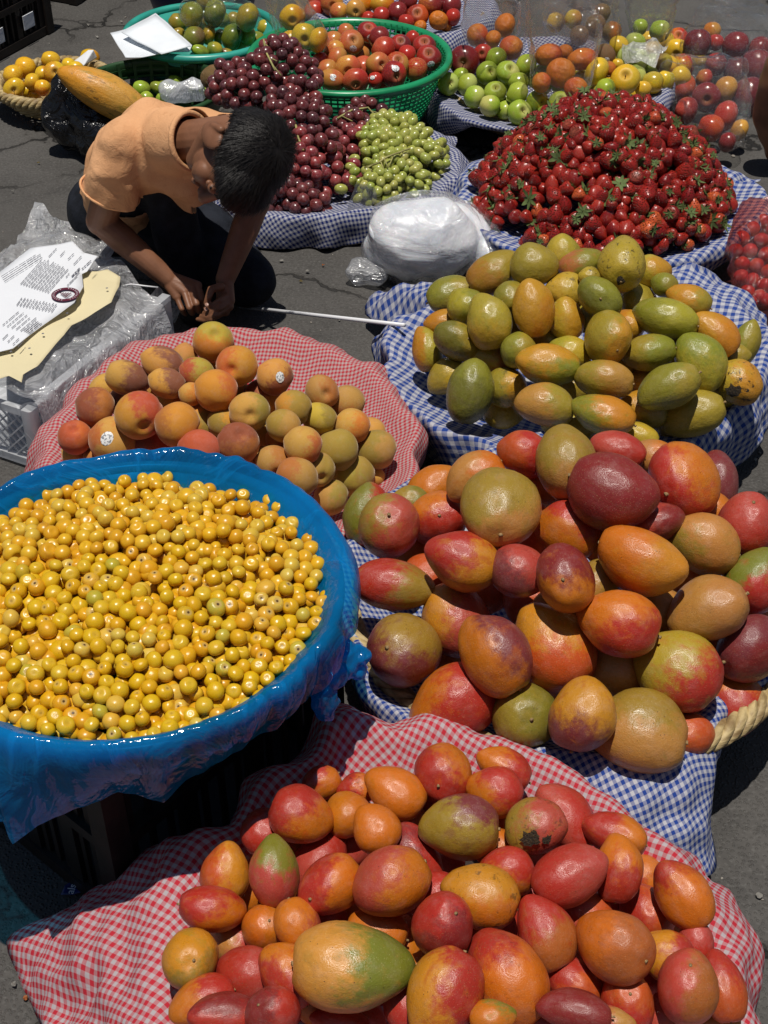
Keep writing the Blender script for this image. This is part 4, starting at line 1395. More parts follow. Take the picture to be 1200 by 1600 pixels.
heap_of('mango', 'mango', FRONT, Heap(CF_, 0.40, 0.21, 0.335, 0.10), 'mango', 'front red-check basket', 'mangoes in the front basket', 'mango', 11,
        [(300, 1490), (365, 1350), (440, 1270), (520, 1225), (620, 1215), (760, 1195), (850, 1265), (950, 1300), (1000, 1370), (1075, 1430), (1105, 1500), (1120, 1599), (310, 1599), (300, 1540)], 44, ('oo', 'rr', 'or', 'pO'), STEM_M)
heap_of('mango', 'mango', BIG, Heap(CB, 0.36, 0.23, 0.43, 0.07), 'mango', 'big mango basket', 'mangoes in the big basket', 'mango', 12,
        [(600, 830), (680, 740), (760, 690), (1000, 710), (1090, 740), (1170, 810), (1185, 1020), (1110, 1110), (1000, 1150), (830, 1130), (710, 1100), (640, 1030), (610, 930)], 48, ('to', 'oo', 'kt', 'OO'), STEM_M)
heap_of('mango', 'gmango', YEL, Heap(CN, 0.35, 0.21, 0.41, 0.07), 'mango', 'yellow mango basket', 'mangoes in the yellow basket', 'mango', 13,
        [(685, 565), (710, 470), (770, 430), (880, 405), (990, 410), (1070, 470), (1145, 530), (1155, 595), (1080, 650), (990, 675), (860, 665), (740, 620), (700, 600)], 32, ('kk', 'yk', 'nk'), STEM_M)
heap_of('peach', 'peach', PEACH, Heap((CP[0] - .01, CP[1] + .05), 0.34, 0.19, 0.355, 0.06), 'peach', 'peach basket', 'peaches in the red-check basket', 'peach', 14,
        [(105, 690), (150, 610), (220, 560), (310, 545), (400, 590), (460, 620), (545, 610), (600, 680), (590, 740), (530, 790), (450, 750), (370, 720), (250, 710), (130, 720)], 27, ('tk', 'ab', 'ta'), None, long=1.0)
# ------------------------------------------------------------------ small fruit heaped by the hundred
def pack(heap, R, r, n, rng, below=0.0, jitter=0.35, iters=50, ry=None):
    """points spread over the heap's surface, pushed apart until they barely touch"""
    rs = np.random.RandomState(rng.randint(0, 10 ** 6))
    ry = ry or R
    a = rs.rand(n) * 2 * np.pi; q = np.sqrt(rs.rand(n))
    X = np.stack([heap.c[0] + R * q * np.cos(a), heap.c[1] + ry * q * np.sin(a)], 1)
    off = rs.uniform(-jitter, jitter, n) * r - below
    def Z(X):
        rr = np.hypot(X[:, 0] - heap.c[0], X[:, 1] - heap.c[1]) / heap.R
        lump = np.array([mnoise.noise(Vector((x * 9, y * 9, heap.c[0]))) for x, y in X]) * r * 0.8
        return heap.zt - (heap.zt - heap.ze) * np.minimum(rr, 1.5) ** 2 + lump
    for it in range(iters):
        z = Z(X) + off
        P = np.stack([X[:, 0], X[:, 1], z], 1)
        dv = P[:, None] - P[None]
        ds = np.sqrt((dv ** 2).sum(2)) + 1e-9
        np.fill_diagonal(ds, 9)
        pen = np.maximum(0, 1.85 * r - ds)
        mv = (dv / ds[..., None] * pen[..., None]).sum(1) * 0.35
        X += mv[:, :2]
        off += np.clip(mv[:, 2] * 0.5, -0.3 * r, 0.3 * r); off = np.clip(off, -1.3 * r - below, 0.6 * r - below)
        u = (X - np.array(heap.c)) / np.array([R, ry])
        l = np.hypot(u[:, 0], u[:, 1]); k = l > 1
        X[k] = np.array(heap.c) + (u[k] / l[k][:, None]) * np.array([R, ry])
    return np.stack([X[:, 0], X[:, 1], Z(X) + off], 1)

def rand_rot(rng):
    return Matrix.Rotation(rng.uniform(0, 6.283), 3, 'Z') @ Matrix.Rotation(math.acos(rng.uniform(-1, 1)), 3, 'Y') @ Matrix.Rotation(rng.uniform(0, 6.283), 3, 'X')

def in_view(p, m=0):
    x, y, d = proj(p)
    return -m < x < 1200 + m and -m < y < 1600 + m

def join_mesh(name, meshes, mats, material):
    vs, fs = [], []
    for me, M in zip(meshes, mats):
        n = len(vs)
        vs += [tuple(M @ v.co) for v in me.vertices]
        fs += [tuple(i + n for i in p.vertices) for p in me.polygons]
    return mesh(name, vs, fs, material)

# --- yellow berries
def nance_mesh(seed):
    rng = random.Random(seed)
    dep = rng.uniform(0.08, 0.20)
    def fn(d):
        t = d[0]; x = t * 0.93
        if t > 0.86: x -= dep * ((t - 0.86) / 0.14) ** 1.2 * 1.2
        if t > 0.70 and t < 0.88: x += 0.025
        k = 1 + 0.05 * nz(d, 1.1, seed * 3.3) + 0.012 * nz(d, 4, seed)
        return (x * k, d[1] * k, d[2] * k)
    v, f = uvsphere(16, 12, fn)
    return mesh('yellow_berry', v, f, M_NANCE)
NM = [nance_mesh(i) for i in range(7)]
def build_nances():
    rng = random.Random(77)
    hp = Heap(CQ, 0.262, 0.456, 0.503, 0.40)
    r = 0.0103
    top = pack(hp, 0.256, r, 650, rng, 0.0, 0.7)
    low = pack(hp, 0.254, r, 680, rng, 1.35 * r, 0.5)
    low2 = pack(hp, 0.25, r, 560, rng, 2.5 * r, 0.4, 25)
    pts = [(Vector(p), 0) for p in top] + [(Vector(p), 1) for p in low] + [(Vector(p), 2) for p in low2]
    rows = []
    for p, l in pts:
        s = r * (rng.uniform(0.88, 1.12) if rng.random() > 0.10 else rng.uniform(1.15, 1.32))
        R = rand_rot(rng)
        if rng.random() < 0.40:                       # eye turned up, more or less
            R = (Vector((rng.uniform(-.7, .7), rng.uniform(-.9, .4), 1))).to_track_quat('X', 'Z').to_matrix()
        sc = (s * rng.uniform(0.82, 1.04), s * rng.uniform(0.93, 1.07), s)
        rows.append((p, l, Matrix.Translation(p) @ R.to_4x4() @ Matrix.Diagonal((*sc, 1)), rng.choice(NM), rng.random()))
    vis = sorted([q for q in rows if q[1] == 0 and in_view(q[0], -6)], key=lambda q: proj(q[0])[2])[:300]
    ids = {id(q) for q in vis}
    for q in vis:
        o = bpy.data.objects.new('yellow_berry', q[3]); COL.objects.link(o)
        o.matrix_world = q[2]
        dx, dy = q[0].x - CQ[0], q[0].y - CQ[1]
        where = 'at the middle of the heap' if math.hypot(dx, dy) < 0.10 else 'along the near edge of the heap' if dy < -0.6 * abs(dx) else 'along the far edge of the heap' if dy > 0.6 * abs(dx) else 'on the mango side of the heap' if dx > 0 else 'on the outer side of the heap'
        sz = max(q[2].to_scale()) / r
        sw = 'big' if sz > 1.14 else 'small' if sz < 0.92 else 'middling'
        tag(o, f'{sw} yellow berry {where}, blue-wrapped tub', 'berry', f'{sw} yellow berries {where}')
    rest = [q for q in rows if id(q) not in ids]
    # the rest keeps its variety: five meshes' worth of tint come from separate stuff objects
    for k in range(5):
        part = rest[k::5]
        o = link('yellow_berry_mass', join_mesh('yellow_berry_mass', [q[3] for q in part], [q[2] for q in part], M_NANCES[k]))
        tag(o, 'yellow berries deeper in the heap', kind='stuff')
M_NANCES = []
for k, col in enumerate(((0.62, 0.37, 0.02), (0.62, 0.33, 0.012), (0.58, 0.38, 0.04), (0.58, 0.29, 0.010), (0.63, 0.36, 0.013))):
    t = NT('yellow_berry_skin_deep')
    n = t.noise(t.coord(), 60, 4, 0.6)
    c = t.mix(t.ramp(n, 0.55, 0.75, True, 0, 0.6), col, (0.36, 0.15, 0.012))
    t.bs(Base_Color=c, Roughness=0.3); M_NANCES.append(t.m)
build_nances()

# --- strawberries
def straw_mesh(seed):
    rng = random.Random(seed)
    fat = rng.uniform(0.86, 1.0); tip = rng.uniform(0.62, 0.95)
    def fn(d):
        t = d[0]                                            # +x is the leaf end
        w = fat * (0.62 + 0.42 * (t + 1) / 2) * (1.0 if t > -0.2 else 1 - 0.22 * tip * ((-t - 0.2) / 0.8))
        x = t if t < 0.75 else 0.75 + (t - 0.75) * 0.35
        k = 1 + 0.06 * nz(d, 1.5, seed * 2.1)
        return (x * k, d[1] * w * k * 1.06, d[2] * w * k)
    v, f = uvsphere(14, 11, fn)
    return mesh('strawberry', v, f, M_STRAW)
SM = [straw_mesh(i) for i in range(6)]
def calyx_mesh(seed):
    rng = random.Random(seed); mb = MB()
    n = rng.randint(7, 9)
    for k in range(n):
        a = 2 * math.pi * k / n + rng.uniform(-0.2, 0.2); L = rng.uniform(0.8, 1.25); w = rng.uniform(0.17, 0.27)
        ca, sa = math.cos(a), math.sin(a); up = rng.uniform(-0.05, 0.6)
        def P(u, s): 
            rr = 0.08 + L * u; x = 0.86 + up * u * u - 0.10 * u + 0.05 * abs(s)
            return (x, rr * ca - s * w * sa, rr * sa + s * w * ca)
        vs = [P(0, -0.5), P(0, 0.5), P(0.45, -1), P(0.45, 0), P(0.45, 1), P(0.8, -0.6), P(0.8, 0.6), P(1, 0)]
        mb.add(vs, [(0, 1, 3), (0, 3, 2), (1, 4, 3), (2, 3, 5), (3, 6, 5), (3, 4, 6), (5, 6, 7)])
    mb.tube([(0.78, 0, 0), (0.95, 0.03, 0.0), (1.1, 0.1, 0.02)], 0.04, 5)
    return mb.mesh('leaf_cap', M_LEAF, False)
CM = [calyx_mesh(i) for i in range(4)]
def build_straw():
    rng = random.Random(99)
    hp = Heap((CK[0] - 0.005, CK[1] + 0.02), 0.330, 0.105, 0.335, 0.05)
    r = 0.0190
    top = pack(hp, 0.315, r * 0.86, 420, rng, 0.0, 0.7)
    low = pack(hp, 0.31, r * 0.9, 400, rng, 1.0 * r, 0.5, 30)
    rows = []
    for l, P in ((0, top), (1, low)):
        for p in P:
            s = r * rng.uniform(0.85, 1.3)
            R = rand_rot(rng)
            # most lie on their sides
            if rng.random() < 0.42:                     # leaf end showing
                R = Vector((rng.uniform(-1, 1), rng.uniform(-1.2, .5), rng.uniform(0.15, 1))).to_track_quat('X', 'Z').to_matrix() @ Matrix.Rotation(rng.uniform(0, 6.28), 3, 'X')
            elif rng.random() < 0.5:
                R = Matrix.Rotation(rng.uniform(0, 6.28), 3, 'Z') @ Matrix.Rotation(rng.uniform(-0.6, 0.8), 3, 'Y') @ Matrix.Rotation(rng.uniform(0, 6.28), 3, 'X')
            rows.append((Vector(p), l, Matrix.Translation(Vector(p)) @ R.to_4x4() @ Matrix.Diagonal((s * rng.uniform(0.92, 1.2), s * 1.06, s * 1.06, 1)), rng.choice(SM), rng.choice(CM)))
    def score(q):
        p = q[0]; v = (p - EYE).normalized()
        rr = Vector(((p.x - hp.c[0]) / hp.R ** 2 * 2 * (hp.zt - hp.ze), (p.y - hp.c[1]) / hp.R ** 2 * 2 * (hp.zt - hp.ze), 1)).normalized()
        return (q[1], 0 if rr.dot(-v) > 0.05 else 1, (p - EYE).length)
    rows.sort(key=score)
    for q in rows[:300]:
        o = bpy.data.objects.new('strawberry', q[3]); COL.objects.link(o); o.matrix_world = q[2]
        dx, dy = q[0].x - hp.c[0], q[0].y - hp.c[1]
        where = 'at the crest of the heap' if math.hypot(dx, dy) < 0.11 else 'on the near slope above the yellow mangoes' if dy < -abs(dx) else 'on the far slope by the bagged fruit' if dy > abs(dx) else 'on the slope toward the tomatoes' if dx > 0 else 'on the slope toward the grapes'
        cap = rng.random() < 0.93
        tag(o, f'red strawberry {"with leaf cap" if cap else "without leaves"} {where}', 'strawberry', f'strawberries {"with leaf cap" if cap else "without leaves"} {where}')
        if cap:
            c = bpy.data.objects.new('leaf_cap', q[4]); COL.objects.link(c); c.parent = o; k_ = rng.uniform(0.48, 0.74); c.scale = (1, k_, k_)
    rest = rows[300:]
    o = link('strawberry_mass', join_mesh('strawberry_mass', [q[3] for q in rest], [q[2] for q in rest], M_STRAWD)); tag(o, 'strawberries deeper in the heap', kind='stuff')
    rl = rest[::2]
    o = link('strawberry_leaf_mass', join_mesh('strawberry_leaf_mass', [q[4] for q in rl], [q[2] for q in rl], M_LEAF)); tag(o, 'leaf caps of the deeper strawberries', kind='stuff')
t = NT('strawberry_flesh_deep')
vo = t.voro(t.coord(), 330.0, rnd=0.6)
n = t.noise(t.coord(), 28, 2)
c = t.mix(t.ramp(n, 0.35, 0.65), (0.20, 0.009, 0.009), (0.34, 0.022, 0.012))
c = t.mix(t.ramp(vo, 0.10, 0.18, True, 0.8, 0), c, (0.55, 0.32, 0.06))
t.bs(Base_Color=c, Roughness=0.3, Normal=t.bump(t.ramp(vo, 0.05, 0.42), 0.5, 0.003)); M_STRAWD = t.m
build_straw()

# --- grapes: each bunch a thing, each grape a part
def grape_mesh(name, mat, lng):
    v, f = uvsphere(14, 10, lambda d: (d[0] * lng, d[1] * (1 + 0.03 * d[0]), d[2]))
    return mesh(name, v, f, mat)
GM = {'dark': grape_mesh('grape', M_DGRAPE, 1.10), 'red': grape_mesh('grape', M_RGRAPE, 1.10), 'green': grape_mesh('grape', M_GGRAPE, 1.30)}
def grape_bunch(label, kind, pts_px, r, seed, n, stalk=None):
    """pts_px: ball centres of the bunch's outline (pixel x, y, height above the ground, radius in m)"""
    rng = random.Random(seed); rs = np.random.RandomState(seed)
    balls = [(at(x, y, z), q) for x, y, z, q in pts_px]
    c0 = sum((b[0] for b in balls), Vector()) / len(balls)
    root = empty('grape_bunch', c0); tag(root, label, 'grapes', 'bunches of grapes')
    wgt = np.array([b[1] ** 2 for b in balls]); wgt = wgt / wgt.sum()
    C = np.array([tuple(b[0]) for b in balls]); Q = np.array([b[1] for b in balls])
    k = rs.choice(len(balls), n, p=wgt)
    d = rs.normal(size=(n, 3)); d /= np.linalg.norm(d, axis=1)[:, None]
    d[:, 1] -= 0.35; d[:, 2] += 0.25                       # towards the side that shows
    d /= np.linalg.norm(d, axis=1)[:, None]
    P = C[k] + d * (Q[k] * rs.uniform(0.8, 1.0, n))[:, None]
    for it in range(45):
        dv = P[:, None] - P[None]; ds = np.sqrt((dv ** 2).sum(2)) + 1e-9; np.fill_diagonal(ds, 9)
        pen = np.maximum(0, 1.84 * r - ds)
        P += np.clip((dv / ds[..., None] * pen[..., None]).sum(1) * 0.3, -0.01, 0.01)
        # pull back to the outside of the union of the balls
        dist = np.linalg.norm(P[:, None] - C[None], axis=2) - Q[None]
        b = dist.argmin(1); dm = dist[np.arange(n), b]
        dirn = P - C[b]; dirn /= np.linalg.norm(dirn, axis=1)[:, None] + 1e-9
        P -= dirn * (np.clip(dm, -0.02, 0.02) * 0.35)[:, None]
    P[:, 2] = np.maximum(P[:, 2], 0.045)
    for p in P:
        o = bpy.data.objects.new('grape', GM[kind]); COL.objects.link(o); o.parent = root
        s = r * rng.uniform(0.9, 1.08)
        out = (Vector(p) - c0).normalized()
        Rm = (out + Vector((rng.uniform(-.5, .5), rng.uniform(-.5, .5), rng.uniform(-.9, .2)))).to_track_quat('X', 'Z')
        o.matrix_local = Matrix.Translation(Vector(p) - c0) @ Rm.to_matrix().to_4x4() @ Matrix.Diagonal((s, s, s, 1))
    if stalk:
        q = [at(*a) - c0 for a in stalk]
        mb = MB(); mb.tube(q, 0.0028, 6)
        for i in range(len(q) - 1):
            for s in (0.3, 0.7):
                a = q[i].lerp(q[i + 1], s); mb.tube([a, a + Vector((rng.uniform(-.03, .03), rng.uniform(-.03, 0), rng.uniform(-.035, -.005)))], 0.0016, 5)
        mb.build('stalk', M_GSTEM, root, True)
    return root
GZ = 0.20
grape_bunch('topmost dark red grape bunch piled at the back of the grape basket', 'dark', [(438, 95, 0.295, .055), (415, 120, 0.265, .06), (460, 120, 0.255, .06), (478, 150, 0.235, .05)], .0170, 1, 56, [(412, 62, 0.345), (415, 80, 0.335), (430, 110, 0.315)])
grape_bunch('dark grape bunch spreading over the boy’s back on the left slope'.replace('’', "'"), 'dark', [(365, 125, 0.245, .05), (385, 145, 0.235, .055), (350, 140, 0.225, .035), (410, 155, 0.225, .05)], .0168, 2, 48)
grape_bunch('dark grape bunch hanging down the middle of the pile', 'dark', [(455, 175, 0.205, .06), (480, 195, 0.185, .06), (495, 230, 0.155, .05), (440, 195, 0.195, .05)], .0170, 3, 62)
grape_bunch('reddish grape bunch low behind the boy\'s head', 'red', [(460, 235, 0.155, .05), (475, 262, 0.125, .045), (450, 275, 0.105, .04)], .0166, 4, 38, [(462, 195, 0.215), (466, 215, 0.195), (474, 235, 0.180)])
grape_bunch('small dusky grape bunch at the front edge beside the boy\'s head', 'dark', [(445, 305, 0.095, .04), (470, 315, 0.085, .04), (492, 322, 0.075, .03), (425, 312, 0.085, .035)], .0160, 5, 40, [(450, 275, 0.130), (468, 288, 0.120), (474, 300, 0.115)])
grape_bunch('dark grape bunch with a bare green stalk beside the colander', 'dark', [(545, 175, 0.145, .045), (570, 180, 0.145, .04), (595, 185, 0.135, .035), (550, 205, 0.135, .05)], .0150, 6, 46, [(527, 185, 0.185), (550, 172, 0.190), (575, 168, 0.180), (590, 185, 0.170)])
grape_bunch('bright red grape bunch at the centre of the grape basket', 'red', [(520, 240, 0.115, .045), (548, 228, 0.125, .045), (530, 270, 0.095, .045), (510, 285, 0.085, .03)], .0168, 7, 44)
grape_bunch('green grape bunch nearest the navy rim', 'green', [(600, 240, 0.125, .055), (635, 235, 0.125, .055), (620, 270, 0.105, .055), (665, 255, 0.105, .05)], .0128, 8, 104, [(570, 262, 0.140), (590, 255, 0.160), (605, 245, 0.170), (640, 232, 0.175)])
grape_bunch('green grape bunch draped along the front rim', 'green', [(575, 265, 0.105, .045), (550, 295, 0.085, .03), (595, 295, 0.095, .045), (640, 290, 0.095, .045), (675, 240, 0.105, .04)], .0128, 9, 90)
grape_bunch('green grape bunch resting on top of the other green ones', 'green', [(605, 205, 0.155, .045), (630, 210, 0.155, .045), (585, 225, 0.145, .04), (650, 218, 0.145, .035)], .0130, 10, 72)

# ------------------------------------------------------------------ apples, oranges and the rest
COLAN = '''
549 67 19 19 e.2,-.3 0 ct 30 .2|sticker-bearing orange apple near the back
575 51 17 16 e.1,-.6 0 Rr 0 .1|dark red apple at the back, sticker on top
592 59 18 17 20 0 RR 0
599 77 20 20 30 0 cr 0
626 70 16 15 e0,-.5 0 rm 0 .2|dark red apple with stem in a pale hollow
663 73 18 17 e0,-.6 0 rm 0 .4|red apple by the rim with side sticker
670 91 20 19 e0,-.5 0 rR 0 .2|shiny red apple at the rim, sticker on top
635 86 16 15 20 0 rr 0
620 101 19 18 e.2,-.5 0 rt 0 .6
650 109 19 18 20 0 rt 120 .4
615 116 20 19 e.3,.2 0 Rr 0 .3|dark red apple with big white sticker in front
590 101 18 19 e.4,0 0 ct 180 .3
562 85 19 14 20 1 ct 0
544 106 20 19 e0,.3 0 ac 0 .35|yellowish striped apple with dimple facing out
567 107 18 19 20 1 cc 0
556 126 20 19 e0,.4 0 cr 0 .2
586 125 13 12 20 0 rr 0 .4|small red apple with sticker at the front rim
519 125 21 16 20 0 ct 200 .3|orange-red apple with sticker beside the grapes
511 110 18 17 20 0 ct 0
527 91 17 17 20 0 ct 0
500 97 15 15 20 0 cr 0
520 65 17 16 20 0 ct 0
540 50 14 13 20 0 ct 0
522 79 17 16 20 0 ca 0
'''
o_, i_, T_ = heap_of('apple', 'apple', COLAN, Heap(CG, 0.265, 0.17, 0.245, 0.05), 'apple', 'green colander', 'apples in the green colander', 'apple', 21,
    [(490, 95), (530, 50), (640, 55), (690, 85), (660, 120), (600, 138), (510, 135)], 17, ('cr', 'rr'), STEM_A, long=1.0)
MIXED = '''
491 18 18 16 20 0 cr 0 .2|red striped apple at the basket's left end
492 2 14 12 20 0 cr 0
519 6 19 17 e.1,.2 0 ca 0 .3
529 19 16 15 20 0 ca 0
502 27 13 12 20 1 ct 0
556 16 16 15 e0,.2 0 at 0 .2|pale yellow apple among the red ones
566 6 19 17 20 0 yo 0
597 7 20 17 20 0 yo 20 .3|golden apple with dark stem
575 29 12 11 20 0 rr 0
595 25 15 14 20 0 rr 0
620 20 18 17 20 0 RR 0
637 3 17 15 20 0 mR 0
652 26 18 17 e0,-.4 0 RO 0
634 35 14 12 20 0 rr 0
672 8 20 18 20 0 bR 0 .2|brownish red apple on top at the back
680 22 13 12 20 1 rr 0
702 10 20 18 20 0 mR 0
707 27 13 13 20 0 rr 0
'''
heap_of('apple', 'apple', MIXED, Heap(CH, 0.26, 0.17, 0.24, 0.1), 'apple', 'back apple basket', 'apples in the basket at the back', 'apple', 22, None, 15, ('rr',), STEM_A, long=1.0)
ORNG = '''
685 32 15 14 e.2,.1 0 oo 0 .9|orange lying by the red apples on blue cloth
657 42 11 10 20 0 oo 0 .9|small orange next to the colander rim
697 39 11 10 20 0 oo 0 .9|small orange half under the blue cloth edge
'''
heap_of('orange', 'citrus', ORNG, Heap(CH, 0.27, 0.16, 0.22, 0.1), 'orange', 'back apple basket', 'loose oranges', 'orange', 23, long=1.0)
GREENA = '''
700 131 17 17 e.3,-.1 0 lw 0 .4|green apple at the basket's end by the colander
754 84 15 14 e-.1,0 0 rp 0 .3|small red apple beside the bagged oranges
775 92 18 17 20 0 lg 0
762 115 18 18 e.3,-.2 0 lg 0 .5|green apple with stem beside the dark red one
793 114 18 18 e.3,-.5 0 lw 0 .4
821 104 18 19 20 0 lg 0
730 132 17 17 20 0 lw 0
741 151 18 17 20 0 lw 0
774 145 17 17 e0,-.6 0 lg 0
810 129 18 15 20 0 lg 0
808 147 18 18 20 0 lw 0 .5
765 165 18 16 20 0 wl 0 .2|palest green apple against the navy cloth
811 176 19 19 e.4,-.2 0 lw 0 .4|green apple jutting out at the front
839 160 18 18 e.6,0 0 ly 0 .4
852 182 18 17 20 0 lw 0
876 162 19 18 e0,-.5 0 lw 0 .4
788 172 14 14 20 1 lw 0
790 158 13 13 20 1 lw 0
832 191 13 12 20 1 lw 0
945 140 17 17 20 0 lg 0 .5|green apple beside the yellow one with a blotch
'''
HJ = Heap(CJ, 0.36, 0.125, 0.21, 0.02)
heap_of('apple', 'gapple', GREENA, HJ, 'apple', 'green apple basket', 'apples in the green apple basket', 'apple', 24,
    [(690, 130), (750, 80), (840, 100), (900, 150), (860, 195), (800, 185), (740, 165)], 16, ('lw', 'lg'), STEM_A, long=1.0)
OTHER = '''
726 96 24 23 e-.1,.1 0 mR 0 .3|big maroon apple with dark stem hollow
977 125 23 22 e0,-.4 0 Yy 0 .4 .1|yellow apple with small red blotch and stem
932 113 20 22 20 0 Yy 0 .5
923 128 16 18 20 1 ye 0
965 100 10 8 20 1 Yy 0
1005 139 14 12 20 0 Yy 0
1057 80 19 18 e0,.3 0 Yy 0 .5
1065 102 18 17 20 0 Yr 300 .5|yellow apple with a red flush
1060 60 16 15 e0,-.4 0 or 0
'''
heap_of('apple', 'apple', OTHER, HJ, 'apple', 'row by the strawberries', 'loose apples around the bagged fruit', 'apple', 25, [(890, 120), (960, 70), (1040, 50), (1095, 70), (1080, 125), (1010, 150), (940, 160)], 19, ('Yy', 'lw', 'Ye'), STEM_A, long=1.0)
YELA = '''
39 106 18 16 20 0 Yn 90 .6
20 118 17 16 20 0 Yn 90 .5
22 139 18 15 e-.05,.15 0 Yn 90 .5|yellow apple with dark hollow facing the viewer
79 94 17 13 20 0 Yn 90 .6|yellow apple standing highest in its basket
86 114 17 17 e.05,-.1 0 nY 0 .3|golden apple with pale dimple in the middle
50 128 13 13 20 0 Yn 90
66 116 12 13 20 1 Yn 0
140 92 18 15 20 0 Yn 0 .5|yellow apple propped against white paper
118 108 14 12 20 0 YY 0
107 102 12 11 20 1 YY 0
66 137 14 12 20 0 Yo 90
42 142 10 10 20 1 YY 0
54 146 12 9 20 1 Yn 0
'''
heap_of('apple', 'apple', YELA, Heap(CC, 0.17, 0.085, 0.13, 0.03), 'apple', 'small yellow-apple basket', 'yellow apples in the small basket', 'apple', 26, [(15, 115), (80, 95), (150, 90), (120, 120), (70, 150), (20, 150)], 14, ('Yn',), STEM_A, long=1.0)
GUAVA = '''
262 27 12 10 20 0 kn 300 .3|olive guava with yellow end
278 36 17 14 40 0 kg 0
303 60 19 18 20 0 gd 0 .3|dull brown-green guava in front
325 55 12 14 20 0 ky 0
362 58 18 20 20 0 gG 0 .3|round dark green guava standing proud
343 58 10 12 20 1 gg 0
335 77 14 11 20 0 ge 0
313 80 16 9 20 0 lg 0
354 84 13 8 20 0 dk 0
387 56 13 14 20 0 ge 0
416 44 16 13 20 0 ey 0
'''
MESH['guava'] = MESH['gapple']
heap_of('guava', 'guava', GUAVA, Heap(CT, 0.22, 0.12, 0.17, 0.04), 'guava', 'turquoise tub', 'green guavas in the turquoise tub', 'guava', 27, [(260, 30), (330, 20), (420, 40), (400, 75), (330, 88), (280, 60)], 15, ('gk', 'kg'), None, long=1.0)
LIME = '''
221 139 16 12 20 0 lg 0 .5|lime nearest the papaya
246 137 14 9 20 0 gl 0
275 128 15 9 20 0 lg 0 .5|lime in the middle against the slots
320 130 13 12 20 0 gG 0|darker lime beside the brown fruit
'''
heap_of('lime', 'guava', LIME, Heap(CE, 0.2, 0.07, 0.11, 0.02), 'lime', 'dark green basket', 'limes in the dark green basket', 'lime', 28, [(205, 140), (330, 125), (330, 145), (210, 160)], 14, ('lg',), None, long=1.0)
e = parse('337 122 19 23 100 0 db 0 .5|brown rough-skinned fruit between lime and grapes')[0]
M_ROUGH = fruit_mat('rough_brown_skin', 0.8, 0.4, 40, bloom=0.1, spec=0.2)
MESH['brown'] = [mango_mesh('brown_fruit', M_ROUGH, 3, 0.0, 0.02, 1.0)]
o = put_fruit('brown_fruit', 'brown', e, (at(337, 122, .16) - EYE).dot(CF), random.Random(1), None, None, 'fruit'); o['label'] = e['look']
# ------------------------------------------------------------------ the boy
def capsule(mb, p0, p1, r0, r1, n=18, flat=None):
    """tapered capsule, closed; flat = (axis, factor) squeezes it along a world axis"""
    p0, p1 = Vector(p0), Vector(p1)
    ax = p1 - p0; L = ax.length
    if L < 1e-6: ax = Vector((0, 0, 1)); L = 1e-6
    ax.normalize()
    a = ax.cross(Vector((0, 0, 1)))
    if a.length < 1e-3: a = ax.cross(Vector((1, 0, 0)))
    a.normalize(); b = ax.cross(a)
    prof = [(-r0 * math.cos(t * math.pi / 12), r0 * math.sin(t * math.pi / 12)) for t in range(1, 7)] + [(L + r1 * math.sin(t * math.pi / 12), r1 * math.cos(t * math.pi / 12)) for t in range(0, 6)]
    vs = [p0 - ax * r0]
    for h, r in prof:
        for k in range(n):
            an = 2 * math.pi * k / n
            vs.append(p0 + ax * h + (a * math.cos(an) + b * math.sin(an)) * r)
    vs.append(p1 + ax * r1)
    if flat:
        fa, fk = Vector(flat[0]).normalized(), flat[1]
        mid = (p0 + p1) / 2
        vs = [v - fa * ((v - mid).dot(fa) * (1 - fk)) for v in vs]
    m = len(prof); fs = []
    for k in range(n): fs.append((0, 1 + (k + 1) % n, 1 + k))
    for i in range(m - 1):
        for k in range(n):
            fs.append((1 + i * n + k, 1 + i * n + (k + 1) % n, 1 + (i + 1) * n + (k + 1) % n, 1 + (i + 1) * n + k))
    o = 1 + (m - 1) * n
    for k in range(n): fs.append((o + k, o + (k + 1) % n, len(vs) - 1))
    mb.add(vs, fs)

def ellipsoid(mb, c, axes, radii):
    v, f = uvsphere(24, 16)
    k = 0.94 if axes is not None and axes[0] is not None and len(axes) == 3 and axes in (HB,) else 1.0
    radii = tuple(r * k for r in radii)
    mb.add([Vector(c) + axes[0] * (p[0] * radii[0]) + axes[1] * (p[1] * radii[1]) + axes[2] * (p[2] * radii[2]) for p in v], f)

def blob(mb, voxel, smooth, mat, name, factor=0.5):
    """union of the shapes as one continuous skin"""
    me = mb.mesh(name + '_draft', mat)
    o = bpy.data.objects.new(name + '_draft', me); COL.objects.link(o)
    r = o.modifiers.new('r', 'REMESH'); r.mode = 'VOXEL'; r.voxel_size = voxel; r.use_smooth_shade = True
    s = o.modifiers.new('s', 'SMOOTH'); s.factor = factor; s.iterations = smooth
    dg = bpy.context.evaluated_depsgraph_get()
    out = bpy.data.meshes.new_from_object(o.evaluated_get(dg))
    bpy.data.objects.remove(o, do_unlink=True); bpy.data.meshes.remove(me)
    out.name = name
    if not out.materials: out.materials.append(mat)
    return out

def displace(me, fn):
    n = len(me.vertices)
    co = np.empty(n * 3); me.vertices.foreach_get('co', co); co = co.reshape(-1, 3)
    no = np.empty(n * 3); me.vertices.foreach_get('normal', no); no = no.reshape(-1, 3)
    for i in range(n):
        co[i] += no[i] * fn(co[i])
    me.vertices.foreach_set('co', co.ravel()); me.update()

def cs(v): return (CR * v[0] + CU * v[1] - CF * v[2])     # camera-space direction (right, up, towards the camera)

